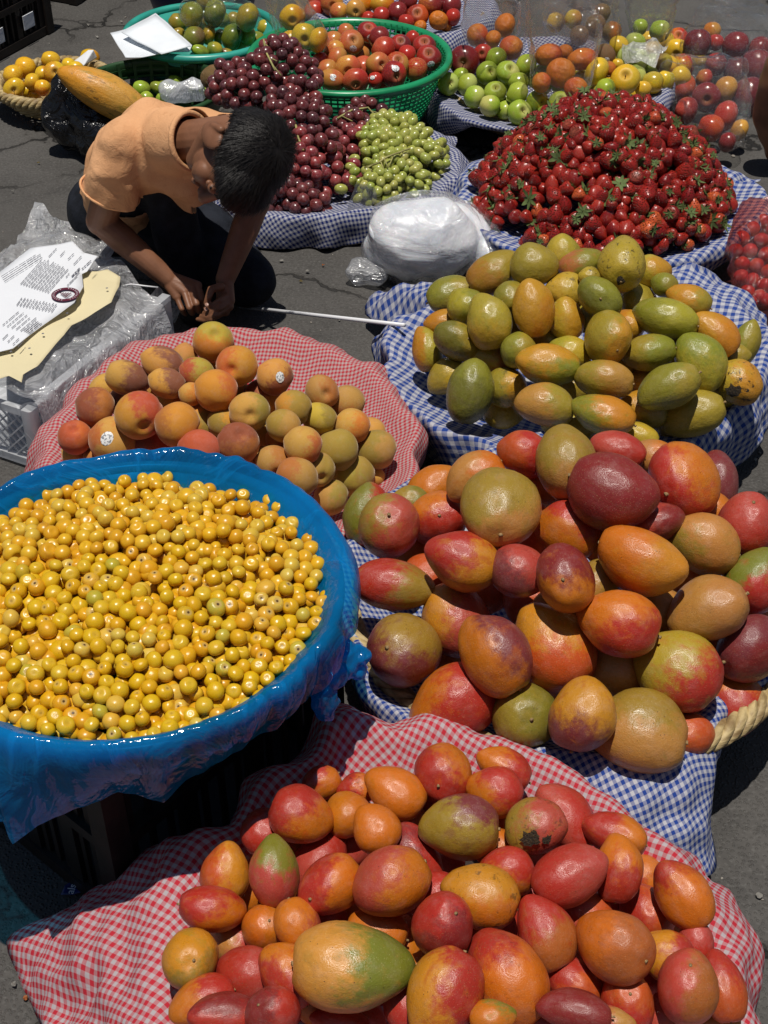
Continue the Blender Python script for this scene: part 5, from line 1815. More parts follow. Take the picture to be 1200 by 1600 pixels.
HC = cs((0.62, -0.50, 0.60)).normalized()                  # crown
HF = cs((-0.55, -0.80, -0.16)); HF = (HF - HC * HF.dot(HC)).normalized()   # face
HE = HF.cross(HC).normalized()                             # right ear
H0 = atd(372, 247, 2.69)
HS = 0.94
def hd(x, y, z): return H0 + HE * (x * HS) + HF * (y * HS) + HC * (z * HS)
HB = (HE, HF, HC)

NECK = Vector((-0.415, 2.645, 0.475))
SHR, SHL = Vector((-0.540, 2.700, 0.445)), Vector((-0.325, 2.690, 0.445))
ELR, WRR = at(158, 345, .265), at(262, 436, .150)
ELL, WRL = at(398, 318, .29), at(352, 436, .150)

def build_boy():
    root = empty('person', (-0.45, 2.78, 0.0))
    tag(root, 'boy in an orange T-shirt and dark jeans crouching, head bowed over his hands', 'person')
    inv = Matrix.Translation(-Vector(root.location))
    def add(name, me, parent=root, label=None):
        me.transform(inv); o = link(name, me, parent)
        if label: o['label'] = label
        return o
    # --- skin: head, neck, arms and hands, one surface
    mb = MB()
    ellipsoid(mb, hd(0, -0.012, 0.030), HB, (0.070, 0.088, 0.076))
    ellipsoid(mb, hd(0, 0.034, -0.028), HB, (0.058, 0.056, 0.072))
    capsule(mb, hd(0, 0.050, -0.088), hd(0, 0.046, -0.080), 0.026, 0.03)
    for s in (-1, 1):
        capsule(mb, hd(s * 0.046, -0.005, -0.052), hd(s * 0.018, 0.048, -0.086), 0.026, 0.024)
        capsule(mb, hd(s * 0.034, 0.058, -0.022), hd(s * 0.028, 0.062, -0.038), 0.025, 0.024)
        capsule(mb, hd(s * 0.010, 0.098, -0.034), hd(s * 0.009, 0.090, -0.034), 0.0085, 0.008)
        ellipsoid(mb, hd(s * 0.080, -0.010, -0.010), (HE, (HF * 0.9 - HC * 0.3).normalized(), (HC * 0.9 + HF * 0.3).normalized()), (0.0095, 0.024, 0.037))
        capsule(mb, hd(s * 0.085, -0.028, 0.012), hd(s * 0.083, -0.027, -0.020), 0.008, 0.007)
    capsule(mb, hd(0, 0.086, 0.004), hd(0, 0.106, -0.028), 0.010, 0.013)
    capsule(mb, hd(-0.036, 0.080, 0.022), hd(0.036, 0.080, 0.022), 0.010, 0.010)
    capsule(mb, hd(-0.019, 0.088, -0.055), hd(0.019, 0.088, -0.055), 0.0065, 0.0065)
    capsule(mb, hd(-0.014, 0.087, -0.066), hd(0.014, 0.087, -0.066), 0.0075, 0.0075)
    capsule(mb, hd(0, -0.035, -0.045), NECK, 0.043, 0.041)
    capsule(mb, NECK, (-0.45, 2.735, 0.40), 0.041, 0.040)
    capsule(mb, SHR, ELR, 0.040, 0.033); capsule(mb, SHL, ELL, 0.040, 0.033)
    capsule(mb, (-0.45, 2.73, 0.40), SHR - Vector((0, 0, .008)), 0.045, 0.036); capsule(mb, (-0.45, 2.73, 0.40), SHL - Vector((0, 0, .008)), 0.045, 0.036)
    # forearms swell below the elbow
    for E, Wr in ((ELR, WRR), (ELL, WRL)):
        m = E.lerp(Wr, 0.32)
        capsule(mb, E, m, 0.031, 0.0315); capsule(mb, m, Wr, 0.0315, 0.0215)
    def finger(pts, r):
        for i in range(len(pts) - 1):
            capsule(mb, pts[i], pts[i + 1], r * (1 - 0.07 * i), r * (1 - 0.07 * (i + 1)), 12)
    # right hand: knuckles on top, fingers folded down and under
    K = [at(309, 446, .138), at(299, 449, .138), at(288, 456, .132), at(276, 464, .122)]
    Pp = [at(316, 467, .122), at(307, 475, .118), at(296, 481, .112), at(284, 483, .104)]
    Tt = [at(318, 478, .096), at(310, 484, .092), at(299, 487, .088), at(288, 488, .084)]
    for k, p, tt, r in zip(K, Pp, Tt, (.0078, .0080, .0077, .0068)):
        finger([k, p, p.lerp(tt, .6) + Vector((0, 0, -.004)), tt + Vector((0, 0.012, -.012))], r)
    for k in K: capsule(mb, WRR, k, 0.0195, 0.0105, 14, ((0.2, -0.5, 0.85), 0.9))
    capsule(mb, WRR, at(296, 462, .115), 0.02, 0.016)
    finger([at(285, 452, .12), at(312, 464, .108), at(324, 476, .098)], .0090)
    # left hand: thumb and forefinger pinched, the other fingers curled below
    K = [at(358, 462, .130), at(360, 470, .122), at(358, 479, .112), at(352, 487, .102)]
    for k in K: capsule(mb, WRL, k, 0.0185, 0.0105, 14)
    capsule(mb, WRL, at(350, 468, .115), 0.019, 0.018)
    finger([K[0], at(343, 470, .134), at(331, 478, .122), at(322, 482, .112)], .0078)
    finger([K[1], at(342, 482, .122), at(329, 488, .110), at(320, 489, .100)], .0078)
    finger([K[2], at(338, 492, .110), at(325, 496, .098), at(315, 494, .090)], .0074)
    finger([K[3], at(332, 499, .098), at(320, 501, .088), at(309, 499, .082)], .0064)
    finger([at(345, 448, .150), at(330, 452, .150), at(326, 464, .138), at(323, 474, .124)], .0092)
    me = blob(mb, 0.0020, 4, M_SKIN, 'body')
    add('body', me)
    # nails on the visible fingers
    for c_, nrm in ((at(323, 476, .131), None), (at(322, 483, .119), None)):
        b = MB(); ellipsoid(b, c_, (cs((.6, -.6, .3)).normalized(), cs((.6, .6, 0)).normalized(), cs((0, .2, 1)).normalized()), (0.0050, 0.0042, 0.0016))
        add('fingernail', b.mesh('fingernail', M_NAIL))
    # --- eyes, lids lowered
    for s in (-1, 1):
        b = MB(); ellipsoid(b, hd(s * 0.029, 0.0755, 0.003), HB, (0.0125, 0.0085, 0.0075)); add('eyelid', b.mesh('eyelid', M_SKIN))
        b = MB(); capsule(b, hd(s * 0.014, 0.0905, 0.026), hd(s * 0.044, 0.081, 0.027), 0.0035, 0.0025); add('eyebrow', b.mesh('eyebrow', M_HAIR))
    # --- hair
    mb = MB()
    ellipsoid(mb, hd(0, -0.022, 0.042), HB, (0.0755, 0.093, 0.077))
    ellipsoid(mb, hd(0, 0.030, 0.066), HB, (0.062, 0.058, 0.052))
    ellipsoid(mb, hd(0, -0.070, -0.005), HB, (0.056, 0.040, 0.050))
    hair = blob(mb, 0.0038, 5, M_HAIR, 'hair')
    displace(hair, lambda p: 0.0015 * nz(p, 40, 2) + 0.003 * nz(p, 14, 7))
    rng = random.Random(4); sb = MB()
    whorl = hd(0.01, -0.055, 0.115)
    P = [(v.co.copy(), v.normal.copy()) for v in hair.vertices]
    for k in range(19000):
        p, n = P[rng.randrange(len(P))]
        p = p + Vector((rng.uniform(-1, 1), rng.uniform(-1, 1), rng.uniform(-1, 1))) * 0.003
        d = (p - whorl); d = d - n * d.dot(n)
        if d.length < 1e-5: continue
        d.normalize()
        # towards the face on top, down the sides
        d = (d + HF * 0.5 + Vector((rng.uniform(-1, 1), rng.uniform(-1, 1), rng.uniform(-1, 1))) * 0.34 + n * rng.uniform(0.10, 0.42)).normalized()
        up = (p - H0).dot(HC)
        L = rng.uniform(0.016, 0.032) * (1.15 if up > 0.03 else 0.55)
        w = n.cross(d).normalized() * 0.0005
        a = p - n * 0.002; m = a + d * L * 0.55 + n * 0.0015; e = a + d * L - n * 0.003
        sb.add([a - w, a + w, m - w * .8, m + w * .8, e], [(0, 1, 3, 2), (2, 3, 4)])
    h = add('hair', hair)
    st = sb.mesh('hair_strands', M_HAIR); st.transform(inv)
    so = link('hair_strands', st, h); tag(so, None, None, None, 'stuff')
    # --- T-shirt
    mb = MB()
    pel, bel, che = Vector((-0.605, 2.935, 0.20)), Vector((-0.565, 2.85, 0.32)), Vector((-0.475, 2.745, 0.425))
    capsule(mb, pel, bel, 0.098, 0.093, 24); capsule(mb, bel, che, 0.093, 0.092, 24)
    capsule(mb, che, Vector((-0.435, 2.69, 0.455)), 0.089, 0.064, 24)
    capsule(mb, che, SHR + Vector((0, 0.01, 0)), 0.085, 0.058, 22); capsule(mb, che, SHL + Vector((0, 0.02, 0)), 0.085, 0.058, 22)
    capsule(mb, (-0.46, 2.72, 0.40), (-0.405, 2.735, 0.33), 0.06, 0.05, 20)
    capsule(mb, (-0.435, 2.69, 0.455), NECK + (hd(0, -0.03, -0.05) - NECK).normalized() * 0.06, 0.068, 0.060, 24)
    hemR = SHR.lerp(ELR, 0.62); hemL = SHL.lerp(ELL, 0.66)
    axR, axL = (ELR - SHR).normalized(), (ELL - SHL).normalized()
    capsule(mb, SHR, hemR + axR * 0.05, 0.056, 0.064, 22); capsule(mb, SHL, hemL + axL * 0.05, 0.054, 0.058, 22)
    shirt = blob(mb, 0.0052, 9, M_SHIRT, 'shirt')
    bm = bmesh.new(); bm.from_mesh(shirt)
    for c_, ax in ((hemR, axR), (hemL, axL)):
        geom = [f for f in bm.faces if (f.calc_center_median() - c_).length < 0.125 and (f.calc_center_median() - c_).dot(ax) > -0.05]
        vs = set(v for f in geom for v in f.verts); es = set(e_ for f in geom for e_ in f.edges)
        bmesh.ops.bisect_plane(bm, geom=list(vs) + list(es) + geom, plane_co=c_, plane_no=ax, clear_outer=True)
    # round neck opening
    nax = (hd(0, -0.03, -0.05) - NECK).normalized(); nc = NECK + nax * 0.034
    geom = [f for f in bm.faces if (f.calc_center_median() - nc).length < 0.10]
    vs = set(v for f in geom for v in f.verts); es = set(e_ for f in geom for e_ in f.edges)
    bmesh.ops.bisect_plane(bm, geom=list(vs) + list(es) + geom, plane_co=nc, plane_no=nax, clear_outer=True)
    bm.to_mesh(shirt); bm.free(); shirt.update()
    def wr(p):
        q = Vector(p)
        k = 1.0
        a = nz(q, 11, 3) * 0.007 + (abs(nz(q, 8, 11)) - 0.2) * -0.020 + (abs(nz(q, 17, 21)) - 0.2) * -0.008 + nz(q, 34, 5) * 0.0015
        # folds that run from armpit to waist
        s = math.sin(70 * (q.x * 0.55 + q.z * 0.35 - q.y * 0.5) + 4 * nz(q, 7, 9)) * 0.0035
        near = (q - NECK).length
        return (a + s) * min(1.0, max(0.15, (near - 0.03) / 0.10))
    displace(shirt, wr)
    so = add('shirt', shirt)
    md = so.modifiers.new('thick', 'SOLIDIFY'); md.thickness = 0.0025; md.offset = 1
    # collar ring and sleeve hem
    def ring(name, c_, ax, r, tr, squash=1.0, dirx=None):
        a = ax.cross(Vector((0, 0, 1))).normalized(); b_ = ax.cross(a)
        b2 = MB(); b2.tube([c_ + a * (r * math.cos(t_)) + b_ * (r * squash * math.sin(t_)) for t_ in [2 * math.pi * k / 48 for k in range(48)]], tr, 8, closed=True)
        add(name, b2.mesh(name, M_SHIRT), root)
    ring('collar', NECK + nax * 0.031, nax, 0.0575, 0.006, 0.96)
    for nm_, c0_, a_, r_ in (('sleeve_hem', hemR - axR * 0.004, axR, 0.0635), ('sleeve_hem', hemL - axL * 0.004, axL, 0.058)): ring(nm_, c0_, a_, r_, 0.0028)
    # --- jeans
    mb = MB()
    capsule(mb, (-0.64, 2.96, 0.16), (-0.55, 2.98, 0.16), 0.105, 0.105, 22)
    KR, AR = Vector((-0.480, 2.755, 0.375)), Vector((-0.455, 2.81, 0.07))
    KL, AL = Vector((-0.312, 2.775, 0.085)), Vector((-0.40, 3.02, 0.055))
    capsule(mb, (-0.63, 2.94, 0.19), KR, 0.088, 0.060, 22); capsule(mb, KR, AR, 0.058, 0.050, 20)
    capsule(mb, (-0.53, 2.96, 0.19), KL, 0.090, 0.066, 22); capsule(mb, KL, AL, 0.062, 0.050, 20)
    capsule(mb, (-0.58, 2.95, 0.17), (-0.40, 2.86, 0.15), 0.09, 0.07, 20)
    jeans = blob(mb, 0.0055, 6, M_JEANS, 'jeans')
    displace(jeans, lambda p: 0.005 * nz(p, 14, 1) + (abs(nz(p, 10, 6)) - 0.2) * -0.008)
    add('jeans', jeans)
    for p0, p1, lab in ((Vector((-0.46, 2.845, 0.037)), Vector((-0.435, 2.715, 0.032)), None), (Vector((-0.40, 3.05, 0.05)), Vector((-0.41, 3.11, 0.04)), None)):
        mb = MB(); capsule(mb, p0, p1, 0.036, 0.032, 18, ((0, 0, 1), 0.9)); add('shoe', blob(mb, 0.006, 3, M_SHOE, 'shoe'))
t = NT('black_hair')
hn = t.noise(t.n('ShaderNodeMapping', None, Vector=t.coord(), Scale=(160, 160, 60)).outputs[0], 1.0, 4)
t.bs(Base_Color=t.mix(hn, (0.006, 0.005, 0.005), (0.013, 0.010, 0.009)), Roughness=0.52, Normal=t.bump(hn, 0.5, 0.004)); t.set(t.b, 'Specular IOR Level', 0.3); M_HAIR = t.m
t = NT('orange_cotton_jersey')
p = t.coord()
fz = t.noise(p, 420, 2); ln = t.noise(p, 9, 4)
c = t.mix(t.ramp(ln, 0.3, 0.7), (0.60, 0.31, 0.15), (0.70, 0.38, 0.195))
c = t.mix(t.ramp(t.noise(p, 60, 3), 0.55, 0.8, True, 0, 0.35), c, (0.42, 0.17, 0.065))
h = t.math('ADD', t.math('MULTIPLY', fz, 0.15), t.math('MULTIPLY', t.noise(p, 38, 4, 0.6, 1.0), 1.0))
t.bs(Base_Color=c, Roughness=0.9, Normal=t.bump(h, 0.55, 0.006)); t.set(t.b, 'Specular IOR Level', 0.1); M_SHIRT = t.m
M_JEANS = plain('dark_denim', (0.011, 0.013, 0.019), 0.85, 0.2, 30, 0.4, 0.3, 200)
M_SHOE = plain('black_shoe', (0.01, 0.01, 0.011), 0.6, 0.3)
M_NAIL = plain('fingernail', (0.34, 0.19, 0.14), 0.35, 0.5)
build_boy()
# ------------------------------------------------------------------ bags, papers, crates and small things
def hull_bag(name, label, mat, balls, tops, seed, cat='bag', inflate=1.08, crumple=0.004, group=None, cuts=3):
    """thin film pulled over fruit, gathered or open at the top; balls: (point, radius)"""
    rng = random.Random(seed)
    bm = bmesh.new()
    dirs = [Vector((math.cos(a) * math.cos(b), math.sin(a) * math.cos(b), math.sin(b))) for b in (-1.2, -.6, 0, .6, 1.2) for a in [k * 0.7854 for k in range(8)]]
    for p, r in balls:
        for d in dirs: bm.verts.new(p + d * r * inflate)
    for p, r in tops:
        for k in range(7):
            a = 6.283 * k / 7; bm.verts.new(p + Vector((math.cos(a) * r, math.sin(a) * r, rng.uniform(-.01, .01))))
    res = bmesh.ops.convex_hull(bm, input=bm.verts)
    junk = [g for g in res['geom_interior'] + res['geom_unused'] if isinstance(g, bmesh.types.BMVert)]
    bmesh.ops.delete(bm, geom=list(set(junk)), context='VERTS')
    for _ in range(cuts):
        bmesh.ops.subdivide_edges(bm, edges=bm.edges, cuts=1, use_grid_fill=True)
        bmesh.ops.triangulate(bm, faces=bm.faces)
    bmesh.ops.smooth_vert(bm, verts=bm.verts, factor=0.4, use_axis_x=True, use_axis_y=True, use_axis_z=True)
    bm.normal_update()
    cen = sum((b[0] for b in balls), Vector()) / len(balls)
    for v in bm.verts:
        q = v.co
        v.co = q + v.normal * (nz((q.x, q.y, q.z * .4), 22, seed) * crumple * 1.8 + (abs(nz((q.x, q.y, q.z * .35), 17, seed + 3)) - 0.25) * -crumple * 4 + nz(q, 50, seed) * crumple * 0.8)
        if v.co.z < 0.004: v.co.z = 0.004
    me = bpy.data.meshes.new(name); bm.to_mesh(me); bm.free()
    me.polygons.foreach_set('use_smooth', [True] * len(me.polygons))
    me.materials.append(mat)
    o = link(name, me); tag(o, label, cat, group)
    return o

def sheet(name, outline, z, mat, und=0.004, thick=0.0006, seed=0, cuts=3, zfun=None):
    pts = [at(p[0], p[1], p[2] if len(p) > 2 else z) for p in outline]
    bm = bmesh.new()
    f = bm.faces.new([bm.verts.new(p) for p in pts])
    bmesh.ops.triangulate(bm, faces=[f])
    for _ in range(cuts):
        bmesh.ops.subdivide_edges(bm, edges=bm.edges, cuts=1, use_grid_fill=True)
    bmesh.ops.triangulate(bm, faces=bm.faces)
    for v in bm.verts:
        v.co.z += nz(v.co, 9, seed) * und + (abs(nz(v.co, 7, seed + 4)) - .2) * und * 1.6
    bm.normal_update()
    if bm.faces and sum(fc.normal.z for fc in bm.faces) < 0: bmesh.ops.reverse_faces(bm, faces=bm.faces)
    me = bpy.data.meshes.new(name); bm.to_mesh(me); bm.free()
    me.polygons.foreach_set('use_smooth', [True] * len(me.polygons)); me.materials.append(mat)
    o = link(name, me)
    if thick:
        md = o.modifiers.new('t', 'SOLIDIFY'); md.thickness = thick; md.offset = -1
    return o

def crumpled(name, label, mat, corners, z, seed, amp=0.02, n=56, cat='plastic film', freq=9.0, hang=0.0):
    """crumpled film lying over things: a fine grid between four corners"""
    P = [at(*c) if len(c) == 3 else at(c[0], c[1], z) for c in corners]
    vs, fs = [], []
    for i in range(n + 1):
        for j in range(n + 1):
            u, v = i / n, j / n
            p = P[0] * (1 - u) * (1 - v) + P[1] * u * (1 - v) + P[2] * u * v + P[3] * (1 - u) * v
            e = 1.0
            r = 1 - 2 * abs(nz(p, freq, seed)) * 1.4
            r2 = 1 - 2 * abs(nz(p, freq * 2.3, seed + 8)) * 1.4
            p = p + Vector((nz(p, 7, seed + 2) * amp * 0.9, nz(p, 7, seed + 3) * amp * 0.9, (r * 0.55 + r2 * 0.30 + nz(p, freq * 5, seed) * 0.18) * amp))
            if hang and u > 0.92: p.z -= (u - 0.92) / 0.08 * hang
            p.z = max(p.z, 0.006)
            vs.append(p)
    for i in range(n):
        for j in range(n):
            a = i * (n + 1) + j
            fs.append((a, a + n + 1, a + n + 2, a + 1))
    o = link(name, mesh(name, vs, fs, mat)); tag(o, label, cat)
    return o

# --- white lattice crate with bags and papers on it
WC = slat_crate('translucent white lattice crate under plastic bags beside the boy', (-0.7365, 2.4515), (0.459, 0.36, 0.148), R_(63.4), M_WHTCR, diag=True, group=None)
mb = MB()
mb.tube([(-0.229, -0.18, 0.006), (-0.229, -0.18, 0.15)], 0.017, 20, caps=False); mb.build('corner_tube', M_WHTCR, WC, True)
mb = MB(); mb.bar((-0.19, -0.186, 0.152), (0.235, -0.186, 0.152), 0.020, 0.012); mb.build('top_rail', M_WHTCR, WC)
f1 = crumpled('plastic_film', 'crumpled clear plastic bags flattened over the white crate', M_CLEARC, [(-40, 598, .168), (62, 650, .168), (270, 486, .168), (150, 388, .168)], .15, 3, 0.022, 84, freq=5.5, hang=0.06)
f2 = crumpled('plastic_film', 'puffed clear plastic bag behind the printed papers', M_CLEARC, [(-40, 480, .15), (120, 480, .15), (185, 385, .17), (60, 325, .12)], .15, 9, 0.045, 60, freq=4.0)
f3 = crumpled('plastic_film', 'clear plastic hanging off the far corner of the white crate', M_CLEARC, [(225, 500, .12), (275, 512, .02), (284, 480, .06), (250, 455, .15)], .1, 15, 0.022, 36)
mb = MB(); mb.tube([at(184, 448, .178), at(205, 444, .186), at(228, 447, .183), at(247, 449, .176)], 0.0016, 6)
o = mb.build('strap', M_WHITE, None, True); tag(o, 'thin white plastic strap end curving by the cream paper', 'strap')

def paper_mat(name, col):
    t = NT(name); n = t.noise(t.coord(), 10, 4)
    t.bs(Base_Color=t.mix(n, tuple(x * 0.9 for x in col), col), Roughness=0.75, Normal=t.bump(t.noise(t.coord(), 22, 4, 0.6, 0.5), 0.3, 0.006)); return t.m
M_PAPER, M_CREAM = paper_mat('printed_white_paper', (0.70, 0.72, 0.76)), paper_mat('cream_card', (0.66, 0.58, 0.36))
M_INK = plain('grey_ink', (0.14, 0.14, 0.16), 0.8, 0.1, 0)
M_MAROON = plain('maroon_ink', (0.10, 0.018, 0.035), 0.7, 0.1, 0)
cream = sheet('cream_card', [(126, 424), (168, 421), (188, 432), (186, 448), (174, 474), (148, 486), (112, 507), (100, 524), (72, 552), (58, 570), (36, 584), (34, 598), (14, 588), (-20, 600), (-20, 545), (20, 540), (70, 500), (118, 470)], .201, M_CREAM, 0.009, 0.0007, 3)
tag(cream, 'creased cream card with pin holes lying under the printed paper', 'card')
for x, y in ((167, 450), (67, 521), (46, 544), (17, 549), (105, 489)):
    b = MB(); b.lathe([(0.0002, 0.0), (0.0026, 0.0)], 10); h_ = b.build('hole', M_INK, cream); h_.location = at(x, y, .2125)
PZ = .214
paper = sheet('printed_paper', [(-25, 440), (0, 424), (48, 388), (92, 381), (113, 376), (131, 394), (153, 400), (146, 408), (136, 424), (128, 428), (130, 448), (116, 473), (72, 505), (46, 524), (20, 544), (-25, 555)], PZ, M_PAPER, 0.0015, 0.0006, 12)
tag(paper, 'white sheet of printed text with a maroon round stamp', 'paper')
rng = random.Random(6)
mb = MB()
def text_line(a, b, w=0.0016):
    A, B = at(a[0], a[1], PZ + 0.0036), at(b[0], b[1], PZ + 0.0036)
    L = (B - A).length; t = 0.0
    while t < L:
        l = min(rng.uniform(0.006, 0.022), L - t)
        if l > 0.002: mb.bar(A + (B - A) * (t / L), A + (B - A) * ((t + l) / L), w, 0.0004)
        t += l + rng.uniform(0.0018, 0.0035)
def block(o, vec, step, n, w=0.0016, jit=0.12):
    global mb
    mb = MB()
    for k in range(n):
        l = 1 - rng.random() * jit
        text_line((o[0] + step[0] * k, o[1] + step[1] * k), (o[0] + step[0] * k + vec[0] * l, o[1] + step[1] * k + vec[1] * l), w)
    mb.build('text_block', M_INK, paper)
block((32, 444), (36, -41), (4.2, 1.3), 11)
block((2, 432), (60, -38), (1.6, 2.6), 4, 0.0013)
block((26, 477), (9, -13), (4.9, 0.9), 12)
block((4, 508), (26, -22), (7, 2.2), 5)
block((37, 517), (22, -18), (2.8, 1.2), 4)
block((4, 530), (10, -10), (8, 4), 4)
mb = MB()
for a, b, w in (((76, 401), (88, 388), .0016), ((94, 400), (101, 392), .0016), ((106, 405), (115, 396), .0016), ((115, 413), (127, 400), .0016), ((128, 420), (142, 407), .0026), ((112, 432), (125, 418), .0030), ((103, 433), (108, 427), .0016), ((105, 446), (121, 430), .0020), ((118, 430), (124, 424), .0020), ((142, 424), (149, 416), .0016)):
    text_line(a, b, w)
mb.build('lettering', M_INK, paper)
SC = at(102, 460, PZ + 0.0042)
mb = MB(); mb.lathe([(0.0195, 0), (0.0285, 0), (0.0285, 0.0004), (0.0195, 0.0004)], 48, closed_profile=True)
st = mb.build('stamp_ring', M_MAROON, paper); st.location = SC; st.scale = (1, 0.98, 1)
mb = MB()
for k in range(26):
    if k in (7, 8, 20, 21): continue
    a = 2 * math.pi * k / 26
    c_ = Vector((0.024 * math.cos(a), 0.024 * math.sin(a), 0.0006))
    d_ = Vector((math.cos(a), math.sin(a), 0)); t_ = Vector((-d_.y, d_.x, 0))
    mb.bar(c_ - d_ * 0.0022, c_ + d_ * 0.0022, 0.0009, 0.0003)
    if k % 2: mb.bar(c_ - t_ * 0.0011, c_ + t_ * 0.0011 + d_ * .001, 0.0008, 0.0003)
    if k % 3 == 0: mb.bar(c_ + d_ * 0.0018 - t_ * 0.001, c_ + d_ * 0.0018 + t_ * 0.0012, 0.0007, 0.0003)
mb.build('stamp_lettering', M_PAPER, st)
mb = MB()
for r_i in range(5):
    for c_i in range(r_i + 1):
        b = (-0.011 + 0.0046 * r_i, (c_i - r_i / 2) * 0.0042, 0.0005)
        mb.lathe([(0.0002, 0), (0.0020, 0), (0.0020, 0.0003)], 8, b)
em = mb.build('stamp_emblem', M_MAROON, st); em.rotation_euler = (0, 0, R_(-25))

# --- white bag and its small clear neighbour
def white_bag():
    root = empty('white_bag', at(655, 400, 0.0)); tag(root, 'bulging white translucent plastic bag between grapes and yellow mangoes', 'bag')
    inv = Matrix.Translation(-Vector(root.location))
    for nm, g, mat, sd, amp in (('bundle', 0.0, M_BUNDLE, 4, 1.0), ('outer_film', 0.013, M_THIN, 17, 1.5)):
        b = MB()
        capsule(b, at(632, 374, .092), at(686, 372, .095), 0.090 + g, 0.092 + g, 28)
        capsule(b, at(606, 385, .07), at(640, 402, .06), 0.058 + g, 0.055 + g, 24)
        capsule(b, at(712, 360, .07), at(766, 402, .05), 0.074 + g * .6, 0.042 + g, 22)
        me = blob(b, 0.0055, 4, mat, nm)
        displace(me, lambda p: amp * (0.007 * nz(p, 6, sd) + (abs(nz((p[0] * 1.3, p[1] * .5, p[2] * 1.4), 6, sd + 5)) - .2) * -0.020 + (abs(nz((p[0] * .5, p[1] * .8, p[2] * 1.6), 9, sd)) - .2) * -0.007))
        me.transform(inv); link(nm, me, root)
t = NT('white_bag_bundle'); bn_ = t.noise(t.n('ShaderNodeMapping', None, Vector=t.coord(), Scale=(1, 0.6, 2.2)).outputs[0], 7, 4, 0.5, 1.0)
br_ = t.ramp(t.math('ABSOLUTE', t.math('SUBTRACT', bn_, 0.5)), 0.0, 0.09)
t.bs(Base_Color=t.mix(br_, (0.92, 0.93, 0.95), (0.74, 0.77, 0.82)), Roughness=0.35, Normal=t.bump(bn_, 0.5, 0.02), Subsurface_Weight=0.2, Subsurface_Scale=0.02); M_BUNDLE = t.m
white_bag()
mb = MB(); capsule(mb, at(562, 425, .03), at(592, 432, .025), 0.032, 0.022, 18)
cb = blob(mb, 0.005, 3, M_CLEARC, 'clear_bag'); displace(cb, lambda p: 0.010 * nz(p, 26, 4) + (abs(nz(p, 20, 9)) - .2) * -0.014)
tag(link('clear_bag', cb), 'small crumpled clear bag tucked against the white bag', 'bag')
crumpled('clear_bag', 'scrap of clear film lying on the green grapes at the rim', M_CLEARC, [(540, 325, .10), (588, 324, .10), (580, 296, .15), (552, 285, .17)], .1, 5, 0.018, 30, 'bag')

# --- stick
mb = MB(); A_, B_ = at(374, 479, .010), at(632, 508, .200)
mb.tube([A_, A_.lerp(B_, .5), B_], 0.0042, 10)
tag(mb.build('plastic_stick', M_WHITE, None, True), 'thin white plastic stick lying between the boy and the yellow mangoes', 'stick')

# --- sweet wrapper
wp = sheet('wrapper', [(95, 1398), (101, 1384), (108, 1380), (128, 1378), (132, 1383), (128, 1394), (114, 1398)], 0.007, plain('blue_wrapper_foil', (0.010, 0.022, 0.13), 0.3, 0.5, 60, 0.5), 0.003, 0.0004, 3, 2)
tag(wp, 'crumpled dark blue wrapper with white letters beside the red cloth', 'wrapper')
fc = bpy.data.curves.new('wrapper_lettering', 'FONT'); fc.body = 'als'; fc.size = 0.016; fc.align_x = 'CENTER'; fc.align_y = 'CENTER'; fc.extrude = 0.0003
tmp = bpy.data.objects.new('wrapper_lettering_draft', fc); COL.objects.link(tmp)
tm = bpy.data.meshes.new_from_object(tmp.evaluated_get(bpy.context.evaluated_depsgraph_get())); bpy.data.objects.remove(tmp, do_unlink=True)
tm.materials.clear(); tm.materials.append(M_PAPER); tm.name = 'lettering'
lt = link('lettering', tm, wp); lt.location = at(112, 1389, 0.0125); lt.rotation_euler = (0, 0, R_(82))

# --- dark crates at the top left, stacked
D1 = Vector((-1.383, 4.426, 0)); D2 = Vector((-1.13, 5.16, 0)); RZ = math.atan2(.909, .417)
for k, (p, z, lab) in enumerate(((D1, .003, 'dark crate at the bottom of the near stack, two pale labels'), (D1, .268, 'dark crate on top of the near stack at the edge'), (D2, .003, 'dark crate standing behind the labelled one'), (D2, .268, 'dark crate on top of the far stack'))):
    cr_ = slat_crate(lab, (p.x, p.y), (0.50, 0.34, 0.262), RZ, M_BLKCR, z0=z, nsl=17)
    if k == 0:
        for u in (-0.02, 0.14):
            b = MB(); b.box((u, -0.1885, 0.075), (0.055, 0.003, 0.045)); b.build('paper_label', M_PAPER, cr_)

# --- papaya in a black bag
e = parse('163 146 80 31 28 0 an 200 .3 .55|')[0]; e['a'] = 80; e['b'] = 31
MESH['papaya'] = [mango_mesh('papaya', M_PAPAYA, 9, 0.02, 0.03, 1.0)]
e['c3'] = 'k'
o = put_fruit('papaya', 'papaya', e, (at(163, 146, .19) - EYE).dot(CF), random.Random(2), None, None, 'papaya'); o['label'] = 'big ripe orange papaya sticking out of the black bag'
mb = MB()
capsule(mb, at(100, 130, .19), at(88, 185, .10), 0.030, 0.045); capsule(mb, at(88, 185, .10), at(115, 215, .05), 0.040, 0.042)
capsule(mb, at(120, 165, .13), at(158, 205, .09), 0.048, 0.050); capsule(mb, at(120, 205, .06), at(158, 225, .055), 0.050, 0.045); capsule(mb, at(112, 120, .20), at(92, 150, .16), 0.018, 0.03)
bb = blob(mb, 0.006, 4, M_BLACKBAG, 'black_bag'); displace(bb, lambda p: 0.010 * nz(p, 12, 4) + (abs(nz(p, 10, 9)) - .2) * -0.026 + (abs(nz(p, 24, 1)) - .2) * -0.010)
tag(link('black_bag', bb), 'shiny black plastic bag wrapped around a papaya', 'bag')

